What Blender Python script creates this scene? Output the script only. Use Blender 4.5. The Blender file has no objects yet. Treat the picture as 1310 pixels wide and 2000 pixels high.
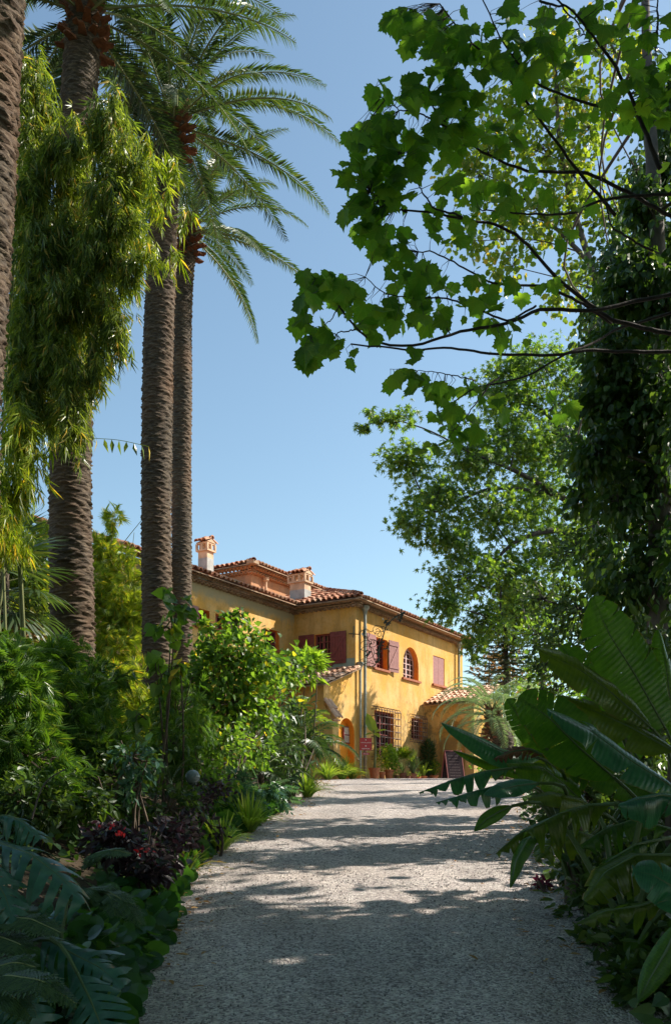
import bpy, math, random
import numpy as np
from mathutils import Vector, Matrix
random.seed(7); rng = np.random.default_rng(11)
SC = bpy.context.scene
COL = SC.collection
EYE = 1.6; F = 1776.0; CX = 655.0; HY = 1573.0
# ------------------------------------------------------------------ camera, sky, sun, exposure
cam = bpy.data.cameras.new('camera'); camo = bpy.data.objects.new('camera', cam); COL.objects.link(camo)
camo.location = (0, 0, EYE); camo.rotation_euler = (math.pi/2, 0, 0)
cam.sensor_fit = 'HORIZONTAL'; cam.sensor_width = 36; cam.lens = 36*F/1310; cam.shift_y = 573/1310
cam.clip_start = 0.05; cam.clip_end = 3000
SC.camera = camo
SUN_EL = math.radians(40); SUN_AZ = math.radians(73.3)
sdir = Vector((math.sin(SUN_AZ)*math.cos(SUN_EL), math.cos(SUN_AZ)*math.cos(SUN_EL), math.sin(SUN_EL)))
W = bpy.data.worlds.new('World'); SC.world = W; W.use_nodes = True
wn = W.node_tree.nodes; wl = W.node_tree.links
bg = wn['Background']; sky = wn.new('ShaderNodeTexSky'); sky.sky_type = 'NISHITA'; sky.sun_disc = False
sky.sun_elevation = SUN_EL; sky.sun_rotation = SUN_AZ; sky.air_density = 1.0; sky.dust_density = 0.8; sky.ozone_density = 1.0
tint = wn.new('ShaderNodeMix'); tint.data_type = 'RGBA'; tint.blend_type = 'MULTIPLY'; tint.inputs[0].default_value = 1; tint.inputs[7].default_value = (1.0, 1.07, .97, 1)
wl.new(sky.outputs[0], tint.inputs[6]); wl.new(tint.outputs[2], bg.inputs[0]); bg.inputs[1].default_value = 0.125
sl = bpy.data.lights.new('sun', 'SUN'); sl.energy = 5.0; sl.angle = math.radians(0.55); sl.color = (1.0, 0.93, 0.80)
so = bpy.data.objects.new('sun', sl); COL.objects.link(so); so.rotation_euler = (-sdir).to_track_quat('-Z', 'Y').to_euler()
SC.view_settings.view_transform = 'Standard'; SC.view_settings.look = 'None'; SC.view_settings.gamma = 1
SC.view_settings.exposure = 0.7
SC.cycles.max_bounces = 6; SC.cycles.diffuse_bounces = 3; SC.cycles.glossy_bounces = 2; SC.cycles.transmission_bounces = 4
SC.cycles.transparent_max_bounces = 4; SC.cycles.sample_clamp_indirect = 4

# ------------------------------------------------------------------ mapping helpers
def at(px, py, Z): return np.array([(px-CX)/F*Z, Z, EYE+(HY-py)/F*Z])
_pz = np.array([-40, -10, 0, 4.7, 9.3, 13.9, 16, 21, 25, 30, 40, 60, 400.])
_ph = np.array([-4.6, -2.6, -1.6, -1.13, -.67, -.21, .0, .43, .66, .86, .88, .9, .9])
_gy = np.linspace(-40, 80, 1201); _gh = np.interp(_gy, _pz, _ph)
_k = np.ones(31)/31; _gh = np.convolve(np.pad(_gh, 15, mode='edge'), _k, 'valid')
def prof(y): return np.interp(y, _gy, _gh)+EYE
_ley = np.array([-10, 0, 4.7, 6.25, 9.3, 11.6, 13.9, 15.5, 21, 27, 30, 80.]); _lex = np.array([-1.0, -1.0, -1.10, -1.21, -1.47, -1.33, -1.0, -.75, -.45, -.72, -1.5, -1.5])
_rey = np.array([-10, 0, 4.7, 6.25, 9.3, 13.9, 18, 21, 26, 34, 80.]); _rex = np.array([1.2, 1.25, 1.5, 1.75, 2.15, 2.9, 3.9, 5.2, 8, 10, 10.])
def ledge(y): return np.interp(y, _ley, _lex)
def redge(y): return np.interp(y, _rey, _rex)
def sstep(t): t = np.clip(t, 0, 1); return t*t*(3-2*t)
def gz(x, y):
    return prof(y)+0.75*sstep((ledge(y)-0.1-x)/2.6)*sstep((29-y)/6+.0)+0.35*sstep((x-redge(y)-.1)/2.0)*sstep((26-y)/8)

# ------------------------------------------------------------------ mesh helpers
class MB:
    def __init__(s): s.v = []; s.f = []; s.n = 0; s.a = []; s.mi = []
    def add(s, v, f, a=None, mi=0):
        v = np.asarray(v, float).reshape(-1, 3)
        if isinstance(f, np.ndarray): f = [f]
        elif len(f) and not isinstance(f[0], np.ndarray):
            g = {}
            for q in f: g.setdefault(len(q), []).append(q)
            f = [np.array(q) for q in g.values()]
        for q in f: s.f.append(q+s.n); s.mi.append(mi)
        s.v.append(v); s.a.append(np.zeros((len(v), 3)) if a is None else a); s.n += len(v); return s
    def build(s, name, mat, parent=None, smooth=False, attr=False):
        V = np.concatenate(s.v) if s.v else np.zeros((0, 3))
        me = bpy.data.meshes.new(name)
        me.vertices.add(len(V)); me.vertices.foreach_set('co', V.ravel())
        tot = sum(q.shape[0] for q in s.f); loops = sum(q.size for q in s.f)
        me.loops.add(loops); me.polygons.add(tot)
        me.loops.foreach_set('vertex_index', np.concatenate([q.ravel() for q in s.f]).astype(np.int32))
        lt = np.concatenate([np.full(q.shape[0], q.shape[1]) for q in s.f]); ls = np.concatenate([[0], np.cumsum(lt)[:-1]])
        me.polygons.foreach_set('loop_start', ls.astype(np.int32)); me.polygons.foreach_set('loop_total', lt.astype(np.int32))
        if isinstance(mat, (list, tuple)):
            for m in mat: me.materials.append(m)
            me.polygons.foreach_set('material_index', np.concatenate([np.full(q.shape[0], m) for q, m in zip(s.f, s.mi)]).astype(np.int32))
        elif mat: me.materials.append(mat)
        me.polygons.foreach_set('use_smooth', np.full(tot, bool(smooth)))
        me.update(calc_edges=True)
        if attr:
            at_ = me.attributes.new('luv', 'FLOAT_VECTOR', 'POINT'); at_.data.foreach_set('vector', np.concatenate(s.a).ravel())
        o = bpy.data.objects.new(name, me); COL.objects.link(o)
        if parent: o.parent = parent
        return o
def tag(o, label, cat=None, group=None, kind=None):
    if label: o['label'] = label
    if cat: o['category'] = cat
    if group: o['group'] = group
    if kind: o['kind'] = kind
    return o
def thing(name, label, cat, loc=(0, 0, 0), rz=0, group=None):
    o = bpy.data.objects.new(name, None); COL.objects.link(o); o.location = loc; o.rotation_euler = (0, 0, rz)
    o.empty_display_size = .2
    return tag(o, label, cat, group)
BOXF = np.array([[0, 3, 2, 1], [4, 5, 6, 7], [0, 1, 5, 4], [1, 2, 6, 5], [2, 3, 7, 6], [3, 0, 4, 7]])
def box(mb, a, b, M=None, mi=0):
    x0, y0, z0 = a; x1, y1, z1 = b
    v = np.array([[x0, y0, z0], [x1, y0, z0], [x1, y1, z0], [x0, y1, z0], [x0, y0, z1], [x1, y0, z1], [x1, y1, z1], [x0, y1, z1]], float)
    if M is not None: v = v@np.array(M)[:3, :3].T+np.array(M)[:3, 3]
    mb.add(v, BOXF, mi=mi); return mb
def norm(v): v = np.asarray(v, float); return v/np.maximum(np.linalg.norm(v, axis=-1, keepdims=True), 1e-9)
def smoothpts(P, n):
    P = np.asarray(P, float); d = np.concatenate([[0], np.cumsum(np.linalg.norm(np.diff(P[:, :3], axis=0), axis=1))]); t = np.linspace(0, d[-1], n)
    Q = np.stack([np.interp(t, d, P[:, i]) for i in range(P.shape[1])], 1)
    for _ in range(2):
        R = Q.copy(); R[1:-1] = (Q[:-2]+2*Q[1:-1]+Q[2:])/4; Q = R
    return Q
def tube(mb, P, r, seg=6, mi=0, cap=True):
    P = np.asarray(P, float); n = len(P); r = np.broadcast_to(np.asarray(r, float), (n,))
    T = np.gradient(P, axis=0); T = norm(T)
    ref = np.array([0, 0, 1.]) if abs(T[0, 2]) < .9 else np.array([1., 0, 0])
    U = norm(np.cross(T, ref)); 
    for i in range(1, n):
        u = U[i-1]-T[i]*np.dot(U[i-1], T[i]); l = np.linalg.norm(u)
        if l > 1e-6: U[i] = u/l
    V = np.cross(T, U); th = np.linspace(0, 2*np.pi, seg, endpoint=False)
    v = P[:, None]+r[:, None, None]*(np.cos(th)[None, :, None]*U[:, None]+np.sin(th)[None, :, None]*V[:, None])
    i = np.arange(n-1)[:, None]*seg; j = np.arange(seg)[None]; k = (j+1) % seg
    f = np.stack([i+j, i+k, i+seg+k, i+seg+j], -1).reshape(-1, 4)
    fs = [f]
    if cap: fs += [np.arange(seg)[::-1][None], (np.arange(seg)+(n-1)*seg)[None]]
    mb.add(v.reshape(-1, 3), fs, mi=mi); return mb
def inst(mb, T, pos, d, nr, sc, mi=0):
    tv, tf = T; pos = np.asarray(pos, float).reshape(-1, 3); N = len(pos)
    if N == 0: return
    Y = norm(np.broadcast_to(d, (N, 3))); X = norm(np.cross(Y, np.broadcast_to(nr, (N, 3)))); Z = np.cross(X, Y)
    sc = np.broadcast_to(np.asarray(sc, float), (N,))
    v = pos[:, None]+sc[:, None, None]*(tv[None, :, 0:1]*X[:, None]+tv[None, :, 1:2]*Y[:, None]+tv[None, :, 2:3]*Z[:, None])
    m = len(tv)
    for q in tf:
        s_ = (q[None]+(np.arange(N)*m)[:, None, None]).reshape(-1, q.shape[1]); mb.f.append(s_+mb.n); mb.mi.append(mi)
    mb.v.append(v.reshape(-1, 3)); mb.a.append(np.tile(tv, (N, 1))); mb.n += N*m
def rdir(n): return norm(rng.normal(size=(n, 3)))
def grid(mb, P, mi=0, a=None):
    n, m = P.shape[:2]; i = np.arange(n-1)[:, None]*m; j = np.arange(m-1)[None]
    f = np.stack([i+j, i+j+1, i+m+j+1, i+m+j], -1).reshape(-1, 4); mb.add(P.reshape(-1, 3), f, mi=mi, a=a)
# ------------------------------------------------------------------ leaf templates (length 1 along +Y)
def T_(v, f):
    g = {}
    for q in f: g.setdefault(len(q), []).append(q)
    return np.array(v, float), [np.array(q) for q in g.values()]
def lance(w, bend=.12):
    return T_([(0, 0, 0), (w, .38, .04), (.0, 1, -bend), (-w, .38, .04), (0, .4, -.02)], [(0, 1, 4), (1, 2, 4), (2, 3, 4), (3, 0, 4)])
def ovate(w, bend=.12):
    return T_([(0, 0, 0), (w*.8, .2, .05), (w, .48, .05), (w*.55, .78, -.02), (0, 1, -bend), (-w*.55, .78, -.02), (-w, .48, .05), (-w*.8, .2, .05), (0, .45, -.03)],
              [(0, 1, 2, 8), (2, 3, 4, 8), (4, 5, 6, 8), (6, 7, 0, 8)])
def fanpoly(out, c, fold=.07):
    v = [c]+[(x, y, abs(x)*fold) for x, y in out]; n = len(out)
    return T_(v, [(0, i+1, (i+1) % n+1) for i in range(n)])
mp = [(0, 0), (.14, -.06), (.34, -.05), (.42, .06), (.60, .12), (.50, .24), (.56, .34), (.48, .42), (.66, .60), (.50, .62), (.42, .72), (.30, .68), (.24, .80), (.12, .86)]
MAPLE = fanpoly(mp+[(0, 1.06)]+[(-x, y) for x, y in mp[::-1][:-1]], (0, .38, -.03))
rd = [(math.sin(a)*.5*(1+.06*(i % 2)), .5-math.cos(a)*.5*(1+.06*(i % 2))) for i, a in enumerate(np.linspace(0.25, 2*math.pi-.25, 13))]
ROUND = fanpoly([(0, .12)]+rd, (0, .45, -.06), .12)
hp = [(0, .06), (.2, -.05), (.42, .08), (.46, .3), (.34, .58), (.14, .84)]
HEART = fanpoly(hp+[(0, 1.05)]+[(-x, y) for x, y in hp[::-1][:-1]], (0, .35, -.03), .15)
LANCE = lance(.09); LANCE2 = lance(.16); OVATE = ovate(.26); OVATE2 = ovate(.34)
def multi(base, ang, sc, off=None, tilt=0):
    V = []; Fs = []; n = 0; bv, bf = base
    for i, a in enumerate(ang):
        s = sc[i] if hasattr(sc, '__len__') else sc; c, q = math.cos(a), math.sin(a)
        v = bv*s; o = (0, 0, 0) if off is None else off[i]
        V.append(np.stack([v[:, 0]*c+v[:, 1]*q+o[0], -v[:, 0]*q+v[:, 1]*c+o[1], v[:, 2]-tilt*v[:, 1]**2+o[2]], 1))
        for f in bf: Fs.append(f+n)
        n += len(bv)
    return np.concatenate(V), Fs
BF2 = multi(lance(.06, .25), [-.38, -.1, .15, .42], [.8, 1, .95, .75], off=[(0, -.15, 0), (0, .1, .02), (0, 0, -.02), (0, -.2, 0)])
PALMATE = multi(lance(.15), [-1.9, -1.1, -.4, .3, 1.0, 1.8], [.6, .8, 1, .95, .8, .6], tilt=.2)
BFAN = multi(lance(.06, .2), [-.6, -.4, -.2, 0, .22, .42, .65], [.7, .9, 1, 1, .95, .85, .7], off=[(0, -.1, 0), (0, 0, .02), (0, .05, 0), (0, .15, -.02), (0, .08, .02), (0, 0, 0), (0, -.12, 0)])
PINN = multi(lance(.17), [s*1.0 for k in range(6) for s in (-1, 1)]+[0], [.34]*12+[.3], off=[(0, .12*k, 0) for k in range(6) for s in (-1, 1)]+[(0, .72, 0)])
def fanleaf(n=22, spread=2.1, w=.03, droop=.5):
    V = []; Fs = []; k = 0
    for i in range(n):
        a = -spread+2*spread*i/(n-1); L = .85+.15*math.cos(a); c, s = math.cos(a), math.sin(a)
        P = []
        for t, ww in ((.04, .01), (.45, w*1.6), (.75, w), (1, .003)):
            z = -droop*max(0, t-.4)**1.6+.03*(i % 2)
            x, y = s*t*L, c*t*L
            P += [(x-c*ww, y+s*ww, z), (x+c*ww, y-s*ww, z+.0)]
        V += P
        for j in range(3): Fs.append((k+2*j, k+2*j+1, k+2*j+3, k+2*j+2))
        k += 8
    return T_(V, Fs)
FANL = fanleaf()

# ------------------------------------------------------------------ materials
def newmat(name):
    m = bpy.data.materials.new(name); m.use_nodes = True; nt = m.node_tree
    return m, nt.nodes, nt.links, nt.nodes['Principled BSDF']
def N(nodes, t, **kw):
    n = nodes.new(t)
    for k, v in kw.items():
        if k in n.inputs.keys() if isinstance(k, str) else False: n.inputs[k].default_value = v
        else: setattr(n, k, v)
    return n
def c4(c): return (c[0], c[1], c[2], 1)
def mixc(nodes, links, fac, a, b, blend='MIX'):
    n = nodes.new('ShaderNodeMix'); n.data_type = 'RGBA'; n.blend_type = blend
    for sock, val in ((0, fac), (6, a), (7, b)):
        if hasattr(val, 'links') or hasattr(val, 'is_linked'): links.new(val, n.inputs[sock])
        elif sock == 0: n.inputs[0].default_value = val
        else: n.inputs[sock].default_value = c4(val)
    return n.outputs[2]
def ramp(nodes, links, src, stops):
    r = nodes.new('ShaderNodeValToRGB'); links.new(src, r.inputs[0])
    while len(r.color_ramp.elements) < len(stops): r.color_ramp.elements.new(.5)
    for e, (p, c) in zip(r.color_ramp.elements, stops):
        e.position = p; e.color = c4(c) if hasattr(c, '__len__') else (c, c, c, 1)
    return r.outputs[0]
def noise(nodes, links, scale, detail=3, rough=.6, vec=None, mapscale=None):
    t = nodes.new('ShaderNodeTexNoise'); t.inputs['Scale'].default_value = scale; t.inputs['Detail'].default_value = detail; t.inputs['Roughness'].default_value = rough
    if vec is None:
        tc = nodes.new('ShaderNodeTexCoord'); vec = tc.outputs['Object']
    if mapscale:
        mp_ = nodes.new('ShaderNodeMapping'); mp_.inputs['Scale'].default_value = mapscale; links.new(vec, mp_.inputs[0]); vec = mp_.outputs[0]
    links.new(vec, t.inputs['Vector']); return t.outputs['Fac']
def bump(nodes, links, h, bsdf, s=.5, d=.02):
    b = nodes.new('ShaderNodeBump'); b.inputs['Strength'].default_value = s; b.inputs['Distance'].default_value = d
    links.new(h, b.inputs['Height']); links.new(b.outputs[0], bsdf.inputs['Normal']); return b
def leafmat(name, c1, c2, c3=None, tr=.35, rough=.42, trc=None, spec=.5):
    m, n, l, b = newmat(name); g = n.new('ShaderNodeNewGeometry')
    st = [(0, c1), (.8, c2)] if c3 is None else [(0, c1), (.9, c2), (.99, c3)]
    c = ramp(n, l, g.outputs['Random Per Island'], st)
    l.new(c, b.inputs['Base Color']); b.inputs['Roughness'].default_value = rough; b.inputs['Specular IOR Level'].default_value = spec
    t = n.new('ShaderNodeBsdfTranslucent')
    tcn = mixc(n, l, 1.0, c, trc or (2.6, 2.4, .8), 'MULTIPLY'); l.new(tcn, t.inputs[0])
    mx = n.new('ShaderNodeMixShader'); mx.inputs[0].default_value = tr; l.new(b.outputs[0], mx.inputs[1]); l.new(t.outputs[0], mx.inputs[2])
    l.new(mx.outputs[0], n['Material Output'].inputs[0]); return m
def plain(name, c, rough=.6, metal=0, var=.0, sc=8):
    m, n, l, b = newmat(name); b.inputs['Roughness'].default_value = rough; b.inputs['Metallic'].default_value = metal
    if var:
        f = noise(n, l, sc, 4); c_ = ramp(n, l, f, [(.3, [x*(1-var) for x in c]), (.7, [min(1, x*(1+var)) for x in c])]); l.new(c_, b.inputs['Base Color'])
    else: b.inputs['Base Color'].default_value = c4(c)
    return m
def barkmat(name, c1, c2, sc=6, ms=(1, 1, .4), bs=.6):
    m, n, l, b = newmat(name); f = noise(n, l, sc, 5, .7, mapscale=ms)
    l.new(ramp(n, l, f, [(.3, c1), (.7, c2)]), b.inputs['Base Color']); b.inputs['Roughness'].default_value = .9
    bump(n, l, f, b, bs, .03); return m
def stucco(name, c, pale, dark, grey=False):
    m, n, l, b = newmat(name); tc = n.new('ShaderNodeTexCoord'); o = tc.outputs['Object']
    f1 = noise(n, l, .9, 5, .65, o); f2 = noise(n, l, 1.6, 5, .7, o, (1.6, 1.6, .35)); f3 = noise(n, l, 14, 4, .7, o); f4 = noise(n, l, 3.2, 6, .75, o)
    x = mixc(n, l, ramp(n, l, f1, [(.40, 0.), (.62, .85)]), c, pale)
    x = mixc(n, l, ramp(n, l, f2, [(.48, 0.), (.66, .8)]), x, dark)
    x = mixc(n, l, ramp(n, l, f4, [(.55, 0.), (.70, .6)]), x, (dark[0]*.7, dark[1]*.75, dark[2]*.9))
    x = mixc(n, l, ramp(n, l, f3, [(.3, .28), (.55, 0.)]), x, (c[0]*.6, c[1]*.55, c[2]*.5))
    sp = n.new('ShaderNodeSeparateXYZ'); l.new(o, sp.inputs[0])
    def mth(op, a, bb=None, cc=None):
        q = n.new('ShaderNodeMath'); q.operation = op
        for i, v in enumerate((a, bb, cc)):
            if v is None: continue
            if isinstance(v, (int, float)): q.inputs[i].default_value = v
            else: l.new(v, q.inputs[i])
        return q.outputs[0]
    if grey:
        # weathering and eave shadow painted as one grey band on the wing (local x<0, z>5)
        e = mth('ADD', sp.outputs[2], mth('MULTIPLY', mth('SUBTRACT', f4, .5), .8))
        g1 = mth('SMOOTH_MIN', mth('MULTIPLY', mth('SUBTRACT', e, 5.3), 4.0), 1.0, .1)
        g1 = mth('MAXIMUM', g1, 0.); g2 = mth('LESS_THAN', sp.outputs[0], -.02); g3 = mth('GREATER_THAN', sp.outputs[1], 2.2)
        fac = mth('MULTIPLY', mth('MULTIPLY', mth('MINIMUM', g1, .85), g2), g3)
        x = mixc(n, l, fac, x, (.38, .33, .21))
        # damp grey-brown stains low on the right of the facade, with a noisy outline
        e2 = mth('ADD', mth('MULTIPLY', sp.outputs[2], .25), mth('MULTIPLY', f4, -2.6))
        d2 = mth('MULTIPLY', mth('SUBTRACT', -.72, e2), 3.0)
        d3 = mth('GREATER_THAN', sp.outputs[0], 2.6); d4 = mth('LESS_THAN', sp.outputs[1], .3)
        fac2 = mth('MULTIPLY', mth('MULTIPLY', mth('MINIMUM', mth('MAXIMUM', d2, 0.), .7), d3), d4)
        x = mixc(n, l, fac2, x, (.27, .19, .09))
    l.new(x, b.inputs['Base Color']); b.inputs['Roughness'].default_value = .92; b.inputs['Specular IOR Level'].default_value = .2
    s = mth('ADD', f3, mth('MULTIPLY', f4, 2.)); bump(n, l, s, b, .35, .02); return m
M = {}
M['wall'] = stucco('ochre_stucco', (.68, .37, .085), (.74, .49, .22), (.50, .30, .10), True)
M['salmon'] = stucco('salmon_stucco', (.52, .24, .11), (.58, .33, .2), (.36, .22, .15))
M['reveal'] = plain('orange_paint', (.80, .27, .035), .85, var=.12)
M['niche'] = plain('bright_orange_paint', (.88, .33, .02), .85, var=.06)
M['redwood'] = plain('dark_red_paint', (.23, .05, .05), .6, var=.2)
M['shutter'] = plain('faded_maroon_paint', (.30, .11, .11), .75, var=.22, sc=14)
M['shutter_pink'] = plain('pinkish_faded_paint', (.34, .165, .16), .8, var=.18, sc=14)
M['frame'] = plain('pale_painted_frame', (.5, .36, .36), .6)
M['iron'] = plain('rusty_iron', (.22, .15, .135), .5, .3, .3, 20)
M['dark_iron'] = plain('patinated_iron', (.06, .075, .065), .6, .5, .3, 20)
M['zinc'] = plain('weathered_zinc', (.34, .35, .32), .5, .6, .25, 5)
M['stone'] = plain('grey_render', (.40, .40, .39), .9, var=.25, sc=4)
M['chim'] = plain('beige_render', (.62, .42, .28), .9, var=.25, sc=4)
M['sill'] = plain('brick_sill', (.36, .12, .06), .85, var=.25)
M['flash'] = plain('green_grey_render', (.30, .38, .33), .9, var=.2, sc=3)
m, n, l, b = newmat('window_glass'); b.inputs['Base Color'].default_value = (.015, .015, .018, 1); b.inputs['Roughness'].default_value = .08; M['glass'] = m
def tilemat(name, cs):
    m, n, l, b = newmat(name); g = n.new('ShaderNodeNewGeometry')
    c = ramp(n, l, g.outputs['Random Per Island'], cs); f = noise(n, l, 9, 4)
    c = mixc(n, l, ramp(n, l, f, [(.5, 0.), (.75, .6)]), c, (.22, .15, .11)); l.new(c, b.inputs['Base Color']); b.inputs['Roughness'].default_value = .85
    bump(n, l, f, b, .3, .02); return m
M['tile'] = tilemat('terracotta_tiles', [(0, (.30, .11, .06)), (.35, (.48, .20, .11)), (.7, (.60, .32, .20)), (1, (.42, .27, .18))])
M['tile_pale'] = tilemat('sunbleached_tiles', [(0, (.50, .25, .15)), (.5, (.68, .42, .29)), (1, (.78, .55, .42))])
M['genoise'] = tilemat('old_eave_tiles', [(0, (.26, .15, .09)), (.5, (.38, .24, .15)), (1, (.44, .31, .2))])
M['terracotta'] = plain('terracotta_pot', (.52, .17, .07), .85, var=.25, sc=10)
M['oldpot'] = plain('weathered_pot', (.24, .10, .07), .9, var=.3, sc=10)
M['soil'] = plain('soil', (.06, .04, .025), 1, var=.5, sc=30)
# gravel
m, n, l, b = newmat('gravel'); tc = n.new('ShaderNodeTexCoord'); o = tc.outputs['Object']
vo = n.new('ShaderNodeTexVoronoi'); vo.inputs['Scale'].default_value = 70; l.new(o, vo.inputs['Vector'])
vo2 = n.new('ShaderNodeTexVoronoi'); vo2.inputs['Scale'].default_value = 24; l.new(o, vo2.inputs['Vector'])
sepc = n.new('ShaderNodeSeparateColor'); l.new(vo.outputs['Color'], sepc.inputs[0])
g1 = ramp(n, l, sepc.outputs[0], [(0, (.19, .165, .17)), (.3, (.50, .44, .425)), (.65, (.78, .70, .66)), (1, (.95, .90, .86))])
sc2 = n.new('ShaderNodeSeparateColor'); l.new(vo2.outputs['Color'], sc2.inputs[0])
g2 = ramp(n, l, sc2.outputs[1], [(0, (.75, .72, .74)), (1, (1.0, 1.0, 1.0))])
gg = mixc(n, l, 1., g1, g2, 'MULTIPLY')
fl2 = noise(n, l, 1.3, 6, .7, o, (1, .35, 1)); gg = mixc(n, l, 1., gg, ramp(n, l, fl2, [(.3, (.66, .64, .63)), (.62, (1.08, 1.06, 1.04))]), 'MULTIPLY')
fl = noise(n, l, .7, 5, .65, o); gg = mixc(n, l, ramp(n, l, fl, [(.45, 0.), (.75, .3)]), gg, (.58, .44, .33))
l.new(gg, b.inputs['Base Color']); b.inputs['Roughness'].default_value = .9
inv = n.new('ShaderNodeMath'); inv.operation = 'SUBTRACT'; inv.inputs[0].default_value = 1; l.new(vo.outputs['Distance'], inv.inputs[1])
bump(n, l, inv.outputs[0], b, .9, .02); M['gravel'] = m
m, n, l, b = newmat('leaf_litter_soil'); f = noise(n, l, 18, 5, .7); f2 = noise(n, l, 2, 4)
c = ramp(n, l, f, [(.3, (.02, .014, .008)), (.6, (.07, .045, .025)), (.8, (.16, .10, .05))]); c = mixc(n, l, ramp(n, l, f2, [(.5, 0.), (.7, .6)]), c, (.03, .045, .015))
l.new(c, b.inputs['Base Color']); b.inputs['Roughness'].default_value = 1; bump(n, l, f, b, .8, .04); M['ground'] = m
# leaves
M['palm'] = leafmat('palm_leaflet', (.035, .065, .028), (.075, .115, .042), (.14, .15, .05), .22, .38, (2.4, 2.6, .8), .6)
M['palm_dark'] = leafmat('dark_palm_leaflet', (.03, .07, .03), (.06, .11, .035), None, .22, .35)
M['palm_lime'] = leafmat('bright_palm_leaflet', (.09, .16, .02), (.17, .26, .03), (.3, .28, .05), .35, .35)
M['pindo'] = leafmat('silver_palm_leaflet', (.20, .28, .17), (.36, .44, .28), (.4, .4, .22), .3, .4, (1.6, 1.8, .8))
M['rachis'] = plain('frond_rib', (.22, .24, .09), .6)
M['bamboo'] = leafmat('bamboo_leaf', (.045, .085, .016), (.20, .26, .06), (.45, .32, .11), .45, .34, (2.6, 2.4, .7))
M['bamboo_pale'] = leafmat('pale_bamboo_leaf', (.10, .17, .02), (.30, .35, .05), (.60, .40, .08), .5, .4, (2.2, 2.1, .6))
M['bambush'] = leafmat('bamboo_grass_leaf', (.035, .09, .016), (.10, .19, .03), (.20, .24, .05), .38, .38, (2.5, 2.4, .6))
M['syc'] = leafmat('plane_tree_leaf', (.045, .11, .028), (.09, .19, .04), (.15, .25, .05), .55, .55, (3.0, 3.1, .7), .3)
def addveins(m):
    n, l = m.node_tree.nodes, m.node_tree.links; b = n['Principled BSDF']; src = b.inputs['Base Color'].links[0].from_socket
    a_ = n.new('ShaderNodeAttribute'); a_.attribute_name = 'luv'; sp = n.new('ShaderNodeSeparateXYZ'); l.new(a_.outputs['Vector'], sp.inputs[0])
    def mt(op, *v):
        q = n.new('ShaderNodeMath'); q.operation = op
        for i, x in enumerate(v):
            if isinstance(x, (int, float)): q.inputs[i].default_value = x
            else: l.new(x, q.inputs[i])
        return q.outputs[0]
    ang = mt('ARCTAN2', sp.outputs[0], mt('ADD', sp.outputs[1], .02)); s1 = mt('ABSOLUTE', mt('SINE', mt('MULTIPLY', ang, 5.0)))
    s2 = mt('ABSOLUTE', mt('SINE', mt('MULTIPLY', mt('SUBTRACT', sp.outputs[1], mt('MULTIPLY', mt('ABSOLUTE', sp.outputs[0]), .8)), 24.)))
    f = mt('MAXIMUM', ramp(n, l, s1, [(0., 1.), (.14, 0.)]), ramp(n, l, s2, [(0., .5), (.2, 0.)])); fn = noise(n, l, 9, 3)
    c = mixc(n, l, mt('MULTIPLY', f, .55), src, (.20, .30, .09)); c = mixc(n, l, ramp(n, l, fn, [(.45, 0.), (.75, .45)]), c, (.14, .17, .03))
    for k in list(src.links):
        if k.to_node != c.node: pass
    l.new(c, b.inputs['Base Color'])
    for k in n:
        if k.bl_idname == 'ShaderNodeMix' and k.blend_type == 'MULTIPLY': l.new(c, k.inputs[6])
addveins(M['syc'])
M['poplar'] = leafmat('poplar_leaf', (.09, .16, .03), (.20, .26, .04), (.42, .30, .06), .5, .45, (2.2, 2.1, .7))
M['lacy'] = leafmat('small_bright_leaf', (.035, .09, .03), (.13, .22, .04), (.24, .32, .05), .5, .42)
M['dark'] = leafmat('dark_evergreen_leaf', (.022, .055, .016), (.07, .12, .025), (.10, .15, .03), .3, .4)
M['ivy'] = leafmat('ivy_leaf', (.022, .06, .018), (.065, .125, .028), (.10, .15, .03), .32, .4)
M['broad'] = leafmat('broad_shrub_leaf', (.05, .12, .025), (.15, .26, .045), (.5, .38, .04), .48, .4)
M['lime'] = leafmat('lime_shrub_leaf', (.11, .21, .03), (.19, .30, .05), None, .42, .4)
M['bluegreen'] = leafmat('blue_green_leaf', (.03, .09, .07), (.07, .15, .10), None, .3, .3)
M['purple'] = leafmat('purple_leaf', (.025, .015, .02), (.05, .03, .035), (.03, .06, .03), .2, .4, (2., 1.2, 1.4))
M['maroon'] = leafmat('maroon_leaf', (.10, .01, .04), (.18, .02, .06), None, .3, .4, (2., 1.2, 1.4))
M['red'] = leafmat('red_flower', (.65, .01, .02), (.75, .03, .03), None, .3, .5, (1.2, 1, 1))
M['orangef'] = leafmat('orange_flower', (.75, .25, .08), (.8, .42, .2), None, .4, .5, (1.1, 1, 1))
M['roundleaf'] = leafmat('round_ground_leaf', (.02, .07, .02), (.05, .13, .03), (.10, .2, .03), .35, .3)
M['fern'] = leafmat('fern_leaflet', (.04, .08, .035), (.07, .13, .05), None, .3, .4)
M['dry'] = leafmat('dry_leaf', (.30, .17, .06), (.5, .32, .14), (.2, .1, .05), .3, .8, (1.3, 1.1, .8))
M['grassy'] = leafmat('strap_leaf', (.12, .22, .03), (.26, .36, .06), (.5, .5, .2), .4, .4)
M['conifer'] = leafmat('conifer_needle', (.03, .06, .03), (.05, .09, .04), None, .15, .6)
M['bark'] = barkmat('grey_bark', (.07, .055, .05), (.16, .13, .12))
M['bark_dark'] = barkmat('dark_branch_bark', (.035, .028, .03), (.09, .07, .07), 12)
M['stem'] = barkmat('brown_stem', (.06, .04, .03), (.14, .10, .07), 12)
M['culm'] = barkmat('bamboo_culm', (.10, .12, .04), (.24, .24, .10), 5, (1, 1, .3), .1)
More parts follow.
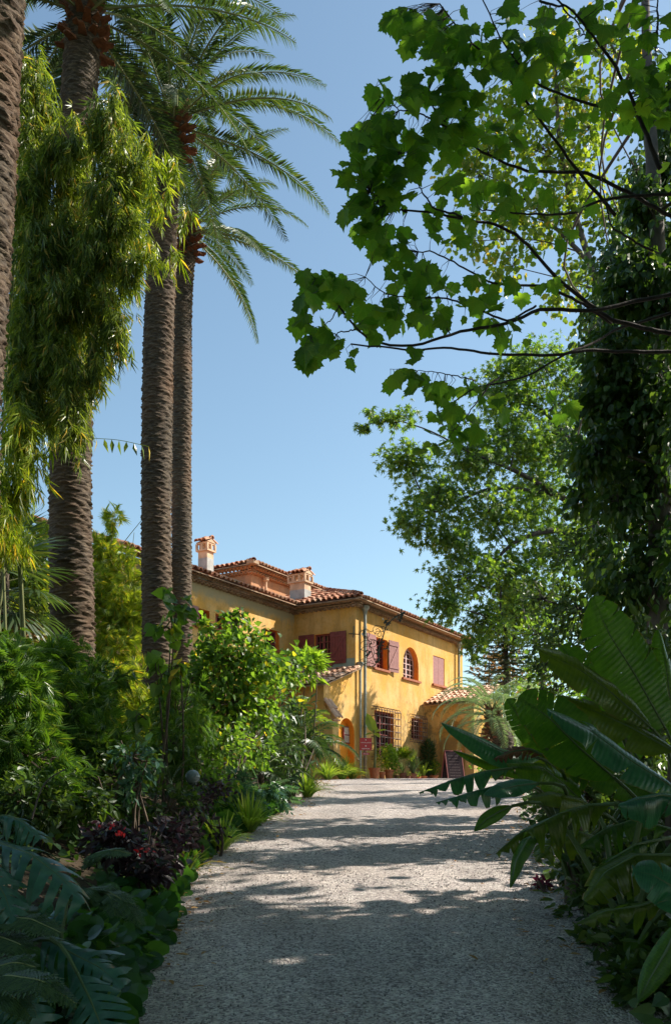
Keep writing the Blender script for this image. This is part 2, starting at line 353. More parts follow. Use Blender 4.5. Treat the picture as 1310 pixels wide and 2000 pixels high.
M['boot'] = barkmat('rusty_frond_bases', (.07, .025, .014), (.30, .115, .05), 9, (1, 1, 1), .7)
def trunkmat():
    m, n, l, b = newmat('date_palm_bark'); tc = n.new('ShaderNodeTexCoord'); o = tc.outputs['Object']
    f = noise(n, l, 7, 5, .7, o, (1, 1, 5)); f2 = noise(n, l, 1.1, 3, .6, o); f3 = noise(n, l, 30, 3, .7, o, (1, 1, 3))
    c = ramp(n, l, f, [(.28, (.014, .009, .006)), (.5, (.062, .043, .028)), (.74, (.24, .18, .12))])
    c = mixc(n, l, ramp(n, l, f2, [(.42, 0.), (.7, .4)]), c, (.22, .11, .055)); l.new(c, b.inputs['Base Color']); b.inputs['Roughness'].default_value = .9
    a_ = n.new('ShaderNodeMath'); a_.operation = 'ADD'; l.new(f, a_.inputs[0]); l.new(f3, a_.inputs[1]); bump(n, l, a_.outputs[0], b, .6, .02); return m
M['trunk'] = trunkmat()
def bladematf(name, c1, c2, tr=.3, rough=.32, veins=90., lighter=(1.5, 1.5, 1.2)):
    m, n, l, b = newmat(name); a_ = n.new('ShaderNodeAttribute'); a_.attribute_name = 'luv'; sp = n.new('ShaderNodeSeparateXYZ'); l.new(a_.outputs['Vector'], sp.inputs[0])
    sn = n.new('ShaderNodeMath'); sn.operation = 'MULTIPLY_ADD'; l.new(sp.outputs[0], sn.inputs[0]); sn.inputs[1].default_value = veins*2
    l.new(sp.outputs[1], sn.inputs[2]); s2 = n.new('ShaderNodeMath'); s2.operation = 'SINE'; l.new(sn.outputs[0], s2.inputs[0])
    f = noise(n, l, 3, 4, .6, a_.outputs['Vector'], (4, 1, 1)); c = ramp(n, l, f, [(.35, c1), (.65, c2)])
    g = n.new('ShaderNodeNewGeometry'); c = mixc(n, l, ramp(n, l, g.outputs['Random Per Island'], [(0, 0.), (1, .35)]), c, [x*.6 for x in c1])
    ab = n.new('ShaderNodeMath'); ab.operation = 'ABSOLUTE'; l.new(sp.outputs[1], ab.inputs[0]); fe = noise(n, l, 11, 4, .7, a_.outputs['Vector'])
    eb = n.new('ShaderNodeMath'); eb.operation = 'MULTIPLY_ADD'; l.new(fe, eb.inputs[0]); eb.inputs[1].default_value = .35; l.new(ab.outputs[0], eb.inputs[2])
    v = ramp(n, l, s2.outputs[0], [(.5, 0.), (.98, .16)]); c = mixc(n, l, v, c, [c2[i]*lighter[i] for i in range(3)]); c = mixc(n, l, ramp(n, l, eb.outputs[0], [(1.08/1.4, 0.), (1.2/1.4, .9)]) if False else ramp(n, l, eb.outputs[0], [(.0, 0.), (1., 0.)]), c, (.1, .06, .02)) if False else c
    mr_ = n.new('ShaderNodeMapRange'); mr_.inputs[1].default_value = 1.14; mr_.inputs[2].default_value = 1.22; l.new(eb.outputs[0], mr_.inputs[0]); c = mixc(n, l, mr_.outputs[0], c, (.13, .075, .025))
    l.new(c, b.inputs['Base Color']); b.inputs['Roughness'].default_value = rough; bump(n, l, s2.outputs[0], b, .12, .01)
    t = n.new('ShaderNodeBsdfTranslucent'); l.new(mixc(n, l, 1., c, (2.8, 2.8, .7), 'MULTIPLY'), t.inputs[0])
    mx = n.new('ShaderNodeMixShader'); mx.inputs[0].default_value = tr; l.new(b.outputs[0], mx.inputs[1]); l.new(t.outputs[0], mx.inputs[2]); l.new(mx.outputs[0], n['Material Output'].inputs[0]); return m
M['banana'] = bladematf('banana_leaf', (.030, .085, .014), (.055, .13, .018), .5)
M['banana_teal'] = bladematf('glossy_banana_leaf', (.024, .10, .06), (.04, .145, .085), .3, .3)
M['banana_olive'] = bladematf('olive_banana_leaf', (.05, .09, .014), (.085, .13, .018), .45)
M['monstera'] = bladematf('monstera_leaf', (.03, .10, .08), (.05, .15, .115), .15, .34, 20.)
M['deadleaf'] = bladematf('dead_banana_leaf', (.10, .04, .03), (.26, .13, .08), .15, .8)
print('setup ok')
# ================================================================== GROUND
xs = np.unique(np.concatenate([np.linspace(-400, -20, 14), np.linspace(-20, 20, 121), np.linspace(20, 400, 14)]))
ys = np.unique(np.concatenate([np.linspace(-40, 45, 171), np.linspace(45, 700, 16)]))
X, Y = np.meshgrid(xs, ys, indexing='ij'); mb = MB(); grid(mb, np.stack([X, Y, gz(X, Y)-.0], -1).reshape(len(xs), len(ys), 3)[:, ::-1])
g = mb.build('ground', M['ground'], smooth=True); tag(g, None, kind='structure')
ys = np.linspace(-8, 44, 521); tt = np.linspace(0, 1, 40); mb = MB(); P = np.zeros((len(tt), len(ys), 3))
wob = .04*np.sin(ys*3.1)+.03*np.sin(ys*7.3+1)+.02*np.sin(ys*17)
for i, t in enumerate(tt):
    x = (ledge(ys)-.15+wob)*(1-t)+(redge(ys)+.25-wob)*t; P[i, :, 0] = x; P[i, :, 1] = ys
    P[i, :, 2] = np.maximum(gz(x, ys), prof(ys))+.012+.008*np.sin(x*5+ys*2)*np.sin(ys*3)+.02*np.sin(math.pi*t)
grid(mb, P[:, ::-1]); tag(mb.build('gravel_drive', M['gravel'], smooth=True), None, kind='structure')
# loose stones and fallen leaves on the drive
mb = MB(); ns = 9000
yy = 3.5+9*rng.random(ns)**1.5; xx = ledge(yy)+(redge(yy)-ledge(yy))*rng.random(ns); 
ST = T_([(0, 0, 1), (1, 0, 0), (.2, .9, .1), (-.9, .3, -.1), (-.5, -.8, .1), (.6, -.7, 0), (0, 0, -.6)], [(0, 1, 2), (0, 2, 3), (0, 3, 4), (0, 4, 5), (0, 5, 1), (6, 2, 1), (6, 3, 2), (6, 4, 3), (6, 5, 4), (6, 1, 5)])
inst(mb, ST, np.stack([xx, yy, prof(yy)+.035], 1), rdir(ns), rdir(ns), rng.uniform(.003, .009, ns))
sm = tilemat('loose_stone', [(0, (.12, .11, .11)), (.5, (.34, .31, .30)), (1, (.62, .58, .55))])
tag(mb.build('loose_gravel', sm), 'loose grey pebbles scattered over the near part of the drive', 'gravel', kind='stuff')
mb = MB(); nl_ = 900
yy = 5+22*rng.random(nl_); side = rng.random(nl_) < .6; e = rng.exponential(.16, nl_)
xx = np.where(side, ledge(yy)+e*.8, redge(yy)-e*1.2); dd = rdir(nl_); dd[:, 2] *= .15
inst(mb, OVATE, np.stack([xx, yy, prof(yy)+.045], 1), dd, rdir(nl_)*.35+np.array((0, 0, 1)), rng.uniform(.03, .08, nl_))
tag(mb.build('fallen_leaves', M['dry']), 'dry brown leaves fallen along the edges of the drive', 'leaf litter', kind='stuff')
# ================================================================== HOUSE  (local x along the facade, y into the house, z up)
C0 = np.array([.66, 30.]); D1 = np.array([.515, .857]); D1 = D1/np.linalg.norm(D1); D2 = np.array([-D1[1], D1[0]])
Z0 = prof(30.); HA = math.atan2(D1[1], D1[0])
H = thing('villa', 'yellow ochre villa with terracotta roofs and maroon shutters at the end of the drive', 'house', (C0[0], C0[1], Z0), HA)
def fx(px, yl=0.):       # local x of a point seen at px on the plane y=yl
    r = (px-CX)/F; c = C0+yl*D2; return (c[0]-r*c[1])/(r*D1[1]-D1[0])
def sy(px, xl=0.):       # local y of a point seen at px on the plane x=xl
    r = (px-CX)/F; c = C0+xl*D1; return (c[0]-r*c[1])/(r*D2[1]-D2[0])
def lz(py, x, y=0.): Zd = C0[1]+x*D1[1]+y*D2[1]; return EYE+(HY-py)/F*Zd-Z0
def hw(x, y, z=0.): p = C0+x*D1+y*D2; return np.array([p[0], p[1], Z0+z])
EV = 5.9; YW = 2.41; YU = 4.78
def prism(mb, poly, z0, z1, mi=0):
    n = len(poly); v = [(x, y, z0) for x, y in poly]+[(x, y, z1) for x, y in poly]
    f = [tuple(range(n))[::-1], tuple(range(n, 2*n))]+[(i, (i+1) % n, n+(i+1) % n, n+i) for i in range(n)]
    mb.add(v, f, mi=mi)
def prism_axis(mb, prof2, a0, a1, axis, mi=0):   # extrude a profile (u,z) along x or y; profile counter-clockwise
    n = len(prof2)
    mk = (lambda u, z, a: (a, u, z)) if axis == 'x' else (lambda u, z, a: (u, a, z))
    v = [mk(u, z, a0) for u, z in prof2]+[mk(u, z, a1) for u, z in prof2]
    f = [tuple(range(n)), tuple(range(n, 2*n))[::-1]]+[(i, n+i, n+(i+1) % n, (i+1) % n) for i in range(n)]
    mb.add(v, f, mi=mi)
def recalc(o):
    import bmesh
    b = bmesh.new(); b.from_mesh(o.data); bmesh.ops.recalc_face_normals(b, faces=b.faces); b.to_mesh(o.data); b.free()
def cut(o, cutter):
    recalc(o); recalc(cutter)
    md = o.modifiers.new('b', 'BOOLEAN'); md.operation = 'DIFFERENCE'; md.object = cutter; md.solver = 'EXACT'
    bpy.context.view_layer.update(); dg = bpy.context.evaluated_depsgraph_get()
    me = bpy.data.meshes.new_from_object(o.evaluated_get(dg)); o.modifiers.clear(); o.data = me; bpy.data.objects.remove(cutter)
def archp(u0, u1, z0, z1, n=14):
    r = (u1-u0)/2; rz = min(r*1.05, z1-z0); c = (u0+u1)/2
    return [(u0, z0), (u1, z0)]+[(c+r*math.cos(a), z1-rz+rz*math.sin(a)) for a in np.linspace(0, math.pi, n)]
def rectp(u0, u1, z0, z1): return [(u0, z0), (u1, z0), (u1, z1), (u0, z1)]
# --- openings
aw = (fx(787), fx(817)); awz = (lz(1324, fx(790)), lz(1264, fx(800)))
w2 = (fx(731), fx(756)); w2z = (lz(1306, fx(740)), lz(1246, fx(740)))
gw = (fx(731), fx(769)); gwz = (lz(1477, fx(735)), lz(1388, fx(735)))
sg = (fx(803), fx(824)); sgz = (lz(1444, fx(812)), lz(1404, fx(812)))
cs = (fx(845.5), fx(867.5)); csz = (lz(1338, fx(855)), lz(1283, fx(855)))
sw = (sy(645.5), sy(614)); swz = (lz(1297, 0, 1), lz(1237, 0, 1))
wa = (fx(385, YW), fx(409, YW)); waz = (lz(1222, wa[0], YW), lz(1187, wa[0], YW))
wb = (fx(421, YW), fx(440, YW)); wbz = (lz(1228, wb[0], YW), lz(1198, wb[0], YW))
wc = (fx(517, YW), fx(545, YW)); wcz = (lz(1264, wc[0], YW), lz(1226, wc[0], YW))
ni = (fx(662), fx(692)); niz = (-.1, lz(1403, fx(678)))
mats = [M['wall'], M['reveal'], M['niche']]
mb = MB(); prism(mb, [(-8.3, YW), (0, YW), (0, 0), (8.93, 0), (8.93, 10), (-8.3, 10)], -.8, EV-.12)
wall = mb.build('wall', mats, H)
mb = MB()
prism_axis(mb, archp(*aw, *awz), -.3, .32, 'y', 1); prism_axis(mb, rectp(*w2, *w2z), -.3, .3, 'y', 1)
prism_axis(mb, rectp(*gw, *gwz), -.3, .3, 'y', 1); prism_axis(mb, rectp(*sg, *sgz), -.3, .25, 'y', 1)
prism_axis(mb, rectp(*cs, *csz), -.3, .15, 'y', 1); prism_axis(mb, rectp(*sw, *swz), -.3, .25, 'x', 1)
for a, b_ in ((wa, waz), (wb, wbz), (wc, wcz)): prism_axis(mb, rectp(*a, *b_), YW-.3, YW+.28, 'y', 1)
for a_, b_ in ((aw, awz),): pass
cut(wall, mb.build('cutter', mats, H))
# --- lean-to at the near end (flush with the facade) with its niche
LT = -1.99; lt_hi = 3.62; lt_lo = 2.92
mb = MB(); prism_axis(mb, [(LT, -.8), (-.003, -.8), (-.003, lt_hi), (LT, lt_lo)], .004, YW-.003, 'y')
lean = mb.build('lean_to_wall', mats, H)
mb = MB(); prism_axis(mb, archp(*ni, *niz), -.4, .24, 'y', 2); cut(lean, mb.build('cutter', mats, H))
# --- buttress with tile cap
mb = MB(); b0 = LT+.02; b1 = LT+.40
v = []
for z, out in ((-.6, .50), (1.0, .34), (1.85, .27)): v += [(b0, .02, z), (b1, .02, z), (b1, -out, z), (b0, -out, z)]
v += [(b0, .02, 2.32), (b1, .02, 2.32)]
f = [(0, 1, 2, 3)]+[(i+k, (i+1) % 4+k, (i+1) % 4+4+k, i+4+k) for k in (0, 4) for i in range(4)]+[(8, 9, 13, 12), (9, 10, 13), (10, 11, 12, 13), (11, 8, 12)]
mb.add(v, f); bt = mb.build('buttress', M['wall'], H); recalc(bt)
# --- grey-green render above the lean-to
mb = MB(); box(mb, (-.012, .03, 3.4), (-.002, YW-.02, 4.02)); mb.build('patched_render', M['flash'], H)
# --- upper block
UX0, UX1, UE = .72, 9.0, 7.85
mb = MB(); prism(mb, [(UX0, YU), (UX1, YU), (UX1, 11), (UX0, 11)], EV-.5, UE-.1); mb.build('upper_wall', M['salmon'], H)
# --- tiles
def halftile(n=5):
    a = np.linspace(0, math.pi, n+1); v = []; 
    for y, r in ((0, 1.), (1, .86)): v += [(math.cos(t)*r, y, math.sin(t)*.95*r) for t in a]
    v += [(math.cos(t)*.72, 0, math.sin(t)*.68) for t in a]
    f = [(i, i+1, n+2+i, n+1+i) for i in range(n)]+[(i+1, i, 2*n+2+i, 2*n+3+i) for i in range(n)]
    return T_(v, f)
TILE = halftile(); TW = .1; TL = .38
def tilerow(mb, p, q, drop=0.):   # a run of cover tiles from eave p to top q
    p = np.array(p, float); q = np.array(q, float); L = np.linalg.norm(q-p)
    if L < .12: return
    d = (q-p)/L; n = max(1, round(L/(TL*.86))); st = L/n
    side = norm(np.cross(d, (0, 0, 1))); up = np.cross(side, d); pos = p+d*(np.arange(n)[:, None]*st)
    tv = TILE[0].copy(); tv[:, 0] *= TW; tv[:, 2] *= TW; tv[:, 1] *= st*1.12
    tv[:, 2] += .035*(1-TILE[0][:, 1])
    pos = pos+rng.normal(size=pos.shape)*.006
    inst(mb, (tv, TILE[1]), pos, d+rng.normal(size=(n, 3))*.012, up, 1.)
def roof(mb, mbs, base, ax, run, lims, z, pitch):   # rows: list of (c, s0, s1) ; ax='y' runs in +y at x=c
    for c, s0, s1 in lims:
        if s1-s0 < .1: continue
        a = (c, s0, z+(s0-base)*pitch) if ax == 'y' else (s0, c, z+(s0-base)*pitch)
        b = (c, s1, z+(s1-base)*pitch) if ax == 'y' else (s1, c, z+(s1-base)*pitch)
        tilerow(mb, a, b)
        # channel (pan) strip under the covers
        a = np.array(a); b = np.array(b); h = .105
        o = np.array((h, 0, 0)) if ax == 'y' else np.array((0, h, 0))
        dn = np.array((0, 0, -.02)); mbs.add([a-o+dn, a+o+dn, b+o+dn, b-o+dn, a-o+dn*2.5, a+o+dn*2.5, b+o+dn*2.5, b-o+dn*2.5], BOXF)
PT = .36; OV = .45; SP = .215
mb = MB(); ms = MB()
X1 = 8.93+OV
roof(mb, ms, -OV, 'y', 0, [(x, -OV, min(x, X1-OV-x-.0+0., YU)) for x in np.arange(-OV+.1, X1, SP)], EV, PT)
roof(mb, ms, -OV, 'x', 0, [(y, max(-OV, y-YW), min(y, YU+2)) for y in np.arange(-OV+.1, YU, SP)], EV, PT)
roof(mb, ms, YW-OV, 'y', 0, [(x, max(YW-OV, x+YW), (YU if x > UX0-.5 else 7.2)) for x in np.arange(-8.6, 2.3, SP)], EV, PT)
# roof deck under the tiles
dk = MB(); a0, a1, d_ = -OV+.05, X1-.05, 4.8
dk.add([(a0, a0, EV-.05), (a1, a0, EV-.05), (a1, 10, EV-.05), (a0, 10, EV-.05), (a0+d_, a0+d_, EV-.05+d_*PT), (a1-d_, a0+d_, EV-.05+d_*PT), (a1-d_, 10, EV-.05+d_*PT), (a0+d_, 10, EV-.05+d_*PT)], BOXF)
dk.build('roof_deck', M['genoise'], H)
# hip cap
for a, b in (((-OV, -OV, EV+.06), (3.2, 3.2, EV+.06+3.65*PT)), ((X1, -OV, EV+.06), (X1-4, 3.55, EV+.06+4*PT))):
    tv = TW; TW_ = TW; tilerow(mb, a, b)
mb.build('roof_tiles', M['tile'], H); ms.build('roof_pans', M['genoise'], H)
mb = MB(); ms = MB(); UO = .42; ux = UX0-UO; uy = YU-UO; UP = .3
roof(mb, ms, uy, 'y', 0, [(x, uy, min(uy+(x-ux), uy+3.5, uy+(UX1+UO-x))) for x in np.arange(ux+.1, UX1+UO, SP)], UE, UP)
roof(mb, ms, ux, 'x', 0, [(y, ux, min(ux+(y-uy), ux+3.5)) for y in np.arange(uy+.1, 11.4, SP)], UE, UP)
tilerow(mb, (ux, uy, UE+.05), (ux+3.4, uy+3.4, UE+.05+3.4*UP))
box(ms, (ux-.02, uy-.02, UE-.02), (ux+.3, uy+.3, UE+.1))
mb.build('upper_roof_tiles', M['tile'], H); ms.build('upper_roof_pans', M['genoise'], H)
# back slopes, plain, closing the volumes
# --- genoise eaves (two rows of tile ends)
def genoise(mb, a, b, out, z, rows=2):
    a = np.array(a, float); b = np.array(b, float); L = np.linalg.norm(b-a); d = (b-a)/L; out = np.array(out, float)
    n = int(L/.17)
    for r in range(rows):
        o = .13*(r+1)+.02; zz = z-.13*(rows-r)
        p = a+out*o+d*((np.arange(n)[:, None]+.5)*L/n)+np.array((0, 0, zz)); tv = TILE[0].copy(); tv[:, 0] *= .082; tv[:, 2] *= .085; tv[:, 1] *= .16
        inst(mb, (tv, TILE[1]), p, np.broadcast_to(-out, p.shape)+0., (0, 0, 1), 1.)
        q = [a+np.array((0, 0, zz+.085)), b+np.array((0, 0, zz+.085)), b+out*(o-.015)+np.array((0, 0, zz+.085)), a+out*(o-.015)+np.array((0, 0, zz+.085))]
        mb.add(q+[k+np.array((0, 0, .035)) for k in q], BOXF)
mb = MB()
genoise(mb, (-.28, 0, 0), (9.2, 0, 0), (0, -1, 0), EV+.05); genoise(mb, (0, YW, 0), (0, -.28, 0), (-1, 0, 0), EV+.05); genoise(mb, (-8.4, YW, 0), (0, YW, 0), (0, -1, 0), EV+.05)
genoise(mb, (8.93, -.28, 0), (8.93, 6, 0), (1, 0, 0), EV-.02)
mb.build('eave', M['genoise'], H)
mb = MB(); genoise(mb, (UX0-.2, YU, 0), (9.2, YU, 0), (0, -1, 0), UE-.02); genoise(mb, (UX0, 11, 0), (UX0, YU-.2, 0), (-1, 0, 0), UE-.02)
mb.build('upper_eave', M['salmon'], H)
# --- lean-to roof
mb = MB(); ms = MB(); pl_ = (lt_hi-lt_lo)/(-LT)
roof(mb, ms, LT, 'x', 0, [(y, LT-.28, -.03) for y in np.arange(-.12, YW, .2)], lt_lo+.07, pl_)
mb.build('lean_to_tiles', M['tile_pale'], H); ms.build('lean_to_pans', M['genoise'], H)
mb = MB()
for x in (b0+.06, b0+.26): tilerow(mb, (x+.02, -.40, 1.84), (x+.02, -.01, 2.42))
for z in (.0,): box(mb, (b0-.02, -.36, 1.78), (b1+.02, -.02, 1.83))
mb.build('buttress_tiles', M['tile_pale'], H)
# --- windows
def window(axis, plane, u0, u1, z0, z1, cols, rows, matf, depth=.2, sill=True, arch=False, leafs=1, muntin=.03):
    """sash set back in the opening; plane is the wall plane; local frame: u along the wall, inwards +"""
    s = 1.
    def B(mb_, ua, ub, da, db, za, zb):
        if axis == 'y': box(mb_, (ua, plane+da, za), (ub, plane+db, zb))
        else: box(mb_, (plane+da, ua, za), (plane+db, ub, zb))
    mf = MB(); w = .055
    B(mf, u0, u0+w, depth-.03, depth+.03, z0, z1 if not arch else z1-(u1-u0)/2); B(mf, u1-w, u1, depth-.03, depth+.03, z0, z1 if not arch else z1-(u1-u0)/2); B(mf, u0+w, u1-w, depth-.029, depth+.029, z0, z0+w)
    if not arch: B(mf, u0+w, u1-w, depth-.029, depth+.029, z1-w, z1)
    else:
        c = (u0+u1)/2; r = (u1-u0)/2; zc = z1-r*1.05
        pts = [(c+(r-.03)*math.cos(a), plane+depth, zc+(r*1.05-.03)*math.sin(a)) for a in np.linspace(0, math.pi, 15)]
        tube(mf, pts, .04, 4)
    def top(u):
        if not arch: return z1-w
        c = (u0+u1)/2; r = (u1-u0)/2; return z1-r*1.05+math.sqrt(max(0, r*r-(u-c)**2))*1.05-.03
    for i in range(1, cols):
        u = u0+(u1-u0)*i/cols; ww = .045 if (i*2 == cols) else muntin/2; B(mf, u-ww, u+ww, depth-.02, depth+.02, z0+w, top(u))
    for j in range(1, rows):
        z = z0+(z1-z0)*j/rows; ua, ub = u0+w, u1-w
        if arch and z > z1-(u1-u0)/2:
            c = (u0+u1)/2; r = (u1-u0)/2; q = math.sqrt(max(0, r*r-((z-(z1-r*1.05))/1.05)**2)); ua, ub = c-q+.03, c+q-.03
        B(mf, ua, ub, depth-.015, depth+.015, z-muntin/2, z+muntin/2)
    fo = mf.build('window', matf, H)
    mg = MB(); 
    if arch:
        poly = archp(u0+.03, u1-.03, z0+.03, z1-.03); prism_axis(mg, poly, plane+depth+.021, plane+depth+.028, 'y')
    else: B(mg, u0+.02, u1-.02, depth+.031, depth+.038, z0+.02, z1-.02)
    gp = mg.build('pane', M['glass'], fo)
    if sill:
        mk = MB(); B(mk, u0-.1, u1+.1, -.08, .1, z0-.075, z0-.0025); mk.build('sill', M['sill'], fo)
    return fo
window('y', 0, *aw, *awz, 4, 6, M['frame'], .22, arch=True)
window('y', 0, *w2, *w2z, 4, 5, M['redwood'], .2)
window('y', 0, *gw, *gwz, 4, 4, M['redwood'], .2, sill=False)
window('y', 0, *sg, *sgz, 2, 3, M['redwood'], .15, sill=False)
window('y', 0, *cs, *csz, 2, 2, M['redwood'], .12)
window('x', 0, *sw, *swz, 4, 4, M['redwood'], .12, muntin=.035)
window('y', YW, *wa, *waz, 4, 3, M['redwood'], .18); window('y', YW, *wb, *wbz, 2, 2, M['redwood'], .18); window('y', YW, *wc, *wcz, 4, 3, M['redwood'], .18, muntin=.035)
def shutter(hx, hy, ang, w, z0, z1, mat, mirror=1, brace=True):
    """planks with Z brace; hinge at (hx,hy); ang = direction of the leaf in local degrees"""
    mb_ = MB(); c, s = math.cos(math.radians(ang)), math.sin(math.radians(ang))
    Mx = np.eye(4); Mx[:3, :3] = [[c, -s*mirror, 0], [s, c*mirror, 0], [0, 0, 1]]; Mx[:3, 3] = (hx, hy, 0)
    n = max(3, round(w/.11))
    for i in range(n): box(mb_, (w*i/n+.004, -.015, z0), (w*(i+1)/n-.004, .013, z1), Mx)
    o = mb_.build('shutter', mat, H)
    if brace:
        mb_ = MB()
        for z in (z0+.12, z1-.18): box(mb_, (.01, -.034, z), (w-.01, -.016, z+.08), Mx)
        a = np.array([(.02, -.033, z0+.2), (.10, -.033, z0+.2), (w-.02, -.033, z1-.18), (w-.10, -.033, z1-.18)]); bq = a+np.array([0, .016, 0])
        v = np.concatenate([a, bq])@Mx[:3, :3].T+Mx[:3, 3]; mb_.add(v, BOXF); mb_.build('brace', mat, o)
    return o
zz = (swz[0]-.02, swz[1]+.02)
shutter(-.035, sw[0], -90, .62, *zz, M['redwood'], 1); shutter(-.035, sw[1]+.0, 90, .62, *zz, M['redwood'], -1)
zz = (w2z[0]-.02, w2z[1]+.02)
shutter(w2[0], -.05, 180, .62, *zz, M['shutter_pink'], -1); shutter(w2[1]+.02, -.05, -7, .62, *zz, M['shutter_pink'])
zz = (csz[0]+.01, csz[1]-.01); hwid = (cs[1]-cs[0])/2-.006
shutter(cs[0], .035, 0, hwid, *zz, M['shutter_pink'], 1, False); shutter(cs[1], .035, 180, hwid, *zz, M['shutter_pink'], -1, False)
zz = (waz[0]-.02, waz[1]+.02); shutter(wa[0]-.0, YW-.05, 180, .55, *zz, M['shutter_pink'], -1)
zz = (wbz[0]-.02, wbz[1]+.02); shutter(wb[1]+.02, YW-.05, -4, .55, *zz, M['shutter_pink'])
# --- grilles
def grille(u0, u1, z0, z1, nx, nz, out, name='window_grille'):
    mb_ = MB(); t = .013
    for u in np.linspace(u0, u1, nx):
        P = [(u, -.0, z1+.03), (u, -out*.7, z1+.02), (u, -out, z1-.08), (u, -out, z0+.08), (u, -out*.7, z0-.02), (u, 0, z0-.03)]
        tube(mb_, P, t, 5)
    for z in np.linspace(z0+.05, z1-.08, nz):
        tube(mb_, [(u0, -.0, z), (u0, -out-.012, z), ], t, 4); tube(mb_, [(u0, -out-.012, z), (u1, -out-.012, z)], t, 4); tube(mb_, [(u1, -out-.012, z), (u1, 0, z)], t, 4)
    mb_.build(name, M['iron'], H)
grille(fx(725), fx(770)+.1, gwz[0]-.1, gwz[1]+.1, 10, 8, .20); grille(fx(800), fx(824)+.1, sgz[0]-.1, sgz[1]+.1, 7, 6, .16)
# --- downpipes with hoppers
def pipe(x, y, ztop, zbot, r=.055, hopper=True, off=.13):
    mb_ = MB(); tube(mb_, [(x, y, ztop), (x, y, zbot)], r, 10)
    if hopper:
        tube(mb_, [(x, y, ztop-.02), (x, y, ztop+.10), (x, y, ztop+.18), (x, y, ztop+.26)], [r*1.05, r*1.6, r*2.5, r*2.7], 10)
    for z in np.arange(zbot+.6, ztop, 1.1): tube(mb_, [(x, y, z), (x, y, z+.06)], r+.012, 10)
    mb_.build('downpipe', M['zinc'], H)
xp = fx(711.5, -.1); pipe(xp, -.12, lz(1200, xp), .05); xq = fx(705, -.1)
pipe(xq-.06, -.10, lz(1310, xq), .05, .045, True); xr = fx(895, -.1); pipe(xr, -.12, lz(1268, xr), .4)
mb = MB(); box(mb, (-.06, -.22, -.4), (.28, -.004, .28)); mb.build('corner_plinth', M['wall'], H)
# --- chimneys
def chimney(x, y, z0, w, d, h, nslot, mt, base):
    mb_ = MB(); box(mb_, (x-w/2, y-d/2, z0-.5), (x+w/2, y+d/2, z0+h*.36)); o = mb_.build('chimney', M['stone'], H)
    mb_ = MB(); box(mb_, (x-w/2+.004, y-d/2+.004, z0+h*.36), (x+w/2-.004, y+d/2-.004, z0+h*.62)); W2, D2_ = w/2+.06, d/2+.06
    box(mb_, (x-W2, y-D2_, z0+h*.60), (x+W2, y+D2_, z0+h*.66))
    hz0, hz1 = z0+h*.66, z0+h*.86
    box(mb_, (x-W2+.02, y-D2_+.02, hz1), (x+W2-.02, y+D2_-.02, hz1+h*.05))
    xsn = np.linspace(x-W2+.03, x+W2-.03, nslot[0]+1); ysn = np.linspace(y-D2_+.03, y+D2_-.03, nslot[1]+1); p = .035
    for yy_ in (ysn[0], ysn[-1]):
        for q in xsn: box(mb_, (q-p, yy_-p, hz0), (q+p, yy_+p, hz1))
    for xx_ in (xsn[0], xsn[-1]):
        for q in ysn[1:-1]: box(mb_, (xx_-p, q-p, hz0), (xx_+p, q+p, hz1))
    # gable ends along x ridge
    zt = hz1+h*.05
    if d >= w: prism_axis(mb_, [(x-W2, zt), (x+W2, zt), (x, zt+h*.13)], y-D2_, y+D2_, 'y')
    else: prism_axis(mb_, [(y-D2_, zt), (y+D2_, zt), (y, zt+h*.13)], x-W2, x+W2, 'x')
    t_ = mb_.build('chimney_head', mt, o); recalc(t_)
    mb_ = MB()
    if d >= w:
        for q in np.arange(y-D2_+.08, y+D2_, .17):
            tilerow(mb_, (x-W2-.08, q, zt-.02), (x, q, zt+h*.14)); tilerow(mb_, (x+W2+.08, q, zt-.02), (x, q, zt+h*.14))
        tilerow(mb_, (x, y-D2_-.05, zt+h*.13), (x, y+D2_+.05, zt+h*.13))
    else:
        for q in np.arange(x-W2+.08, x+W2, .17):
            tilerow(mb_, (q, y-D2_-.08, zt-.02), (q, y, zt+h*.14)); tilerow(mb_, (q, y+D2_+.08, zt-.02), (q, y, zt+h*.14))
        tilerow(mb_, (x-W2-.05, y, zt+h*.13), (x+W2+.05, y, zt+h*.13))
    mb_.build('chimney_tiles', M['tile'], o)
cy = 2.75; cxx = fx(585, cy); chimney(cxx+.05, cy, lz(1174, cxx, cy)+.0, .42, .62, lz(1118, cxx, cy)-lz(1174, cxx, cy), (2, 3), M['chim'], 0)
cy = 5.2; cxx = fx(402, cy); chimney(cxx, cy, lz(1112, cxx, cy), .36, .40, lz(1057, cxx, cy)-lz(1112, cxx, cy), (2, 2), M['chim'], 0)
# vent pipe against the upper wall
yv = YU-.1; xv = fx(519, yv); mb = MB(); tube(mb, [(xv, yv, lz(1160, xv, yv)), (xv, yv, lz(1137, xv, yv)), (xv, yv, lz(1134, xv, yv)), (xv, yv, lz(1128, xv, yv))], [.05, .05, .11, .12], 10); mb.build('vent_pipe', M['chim'], H)
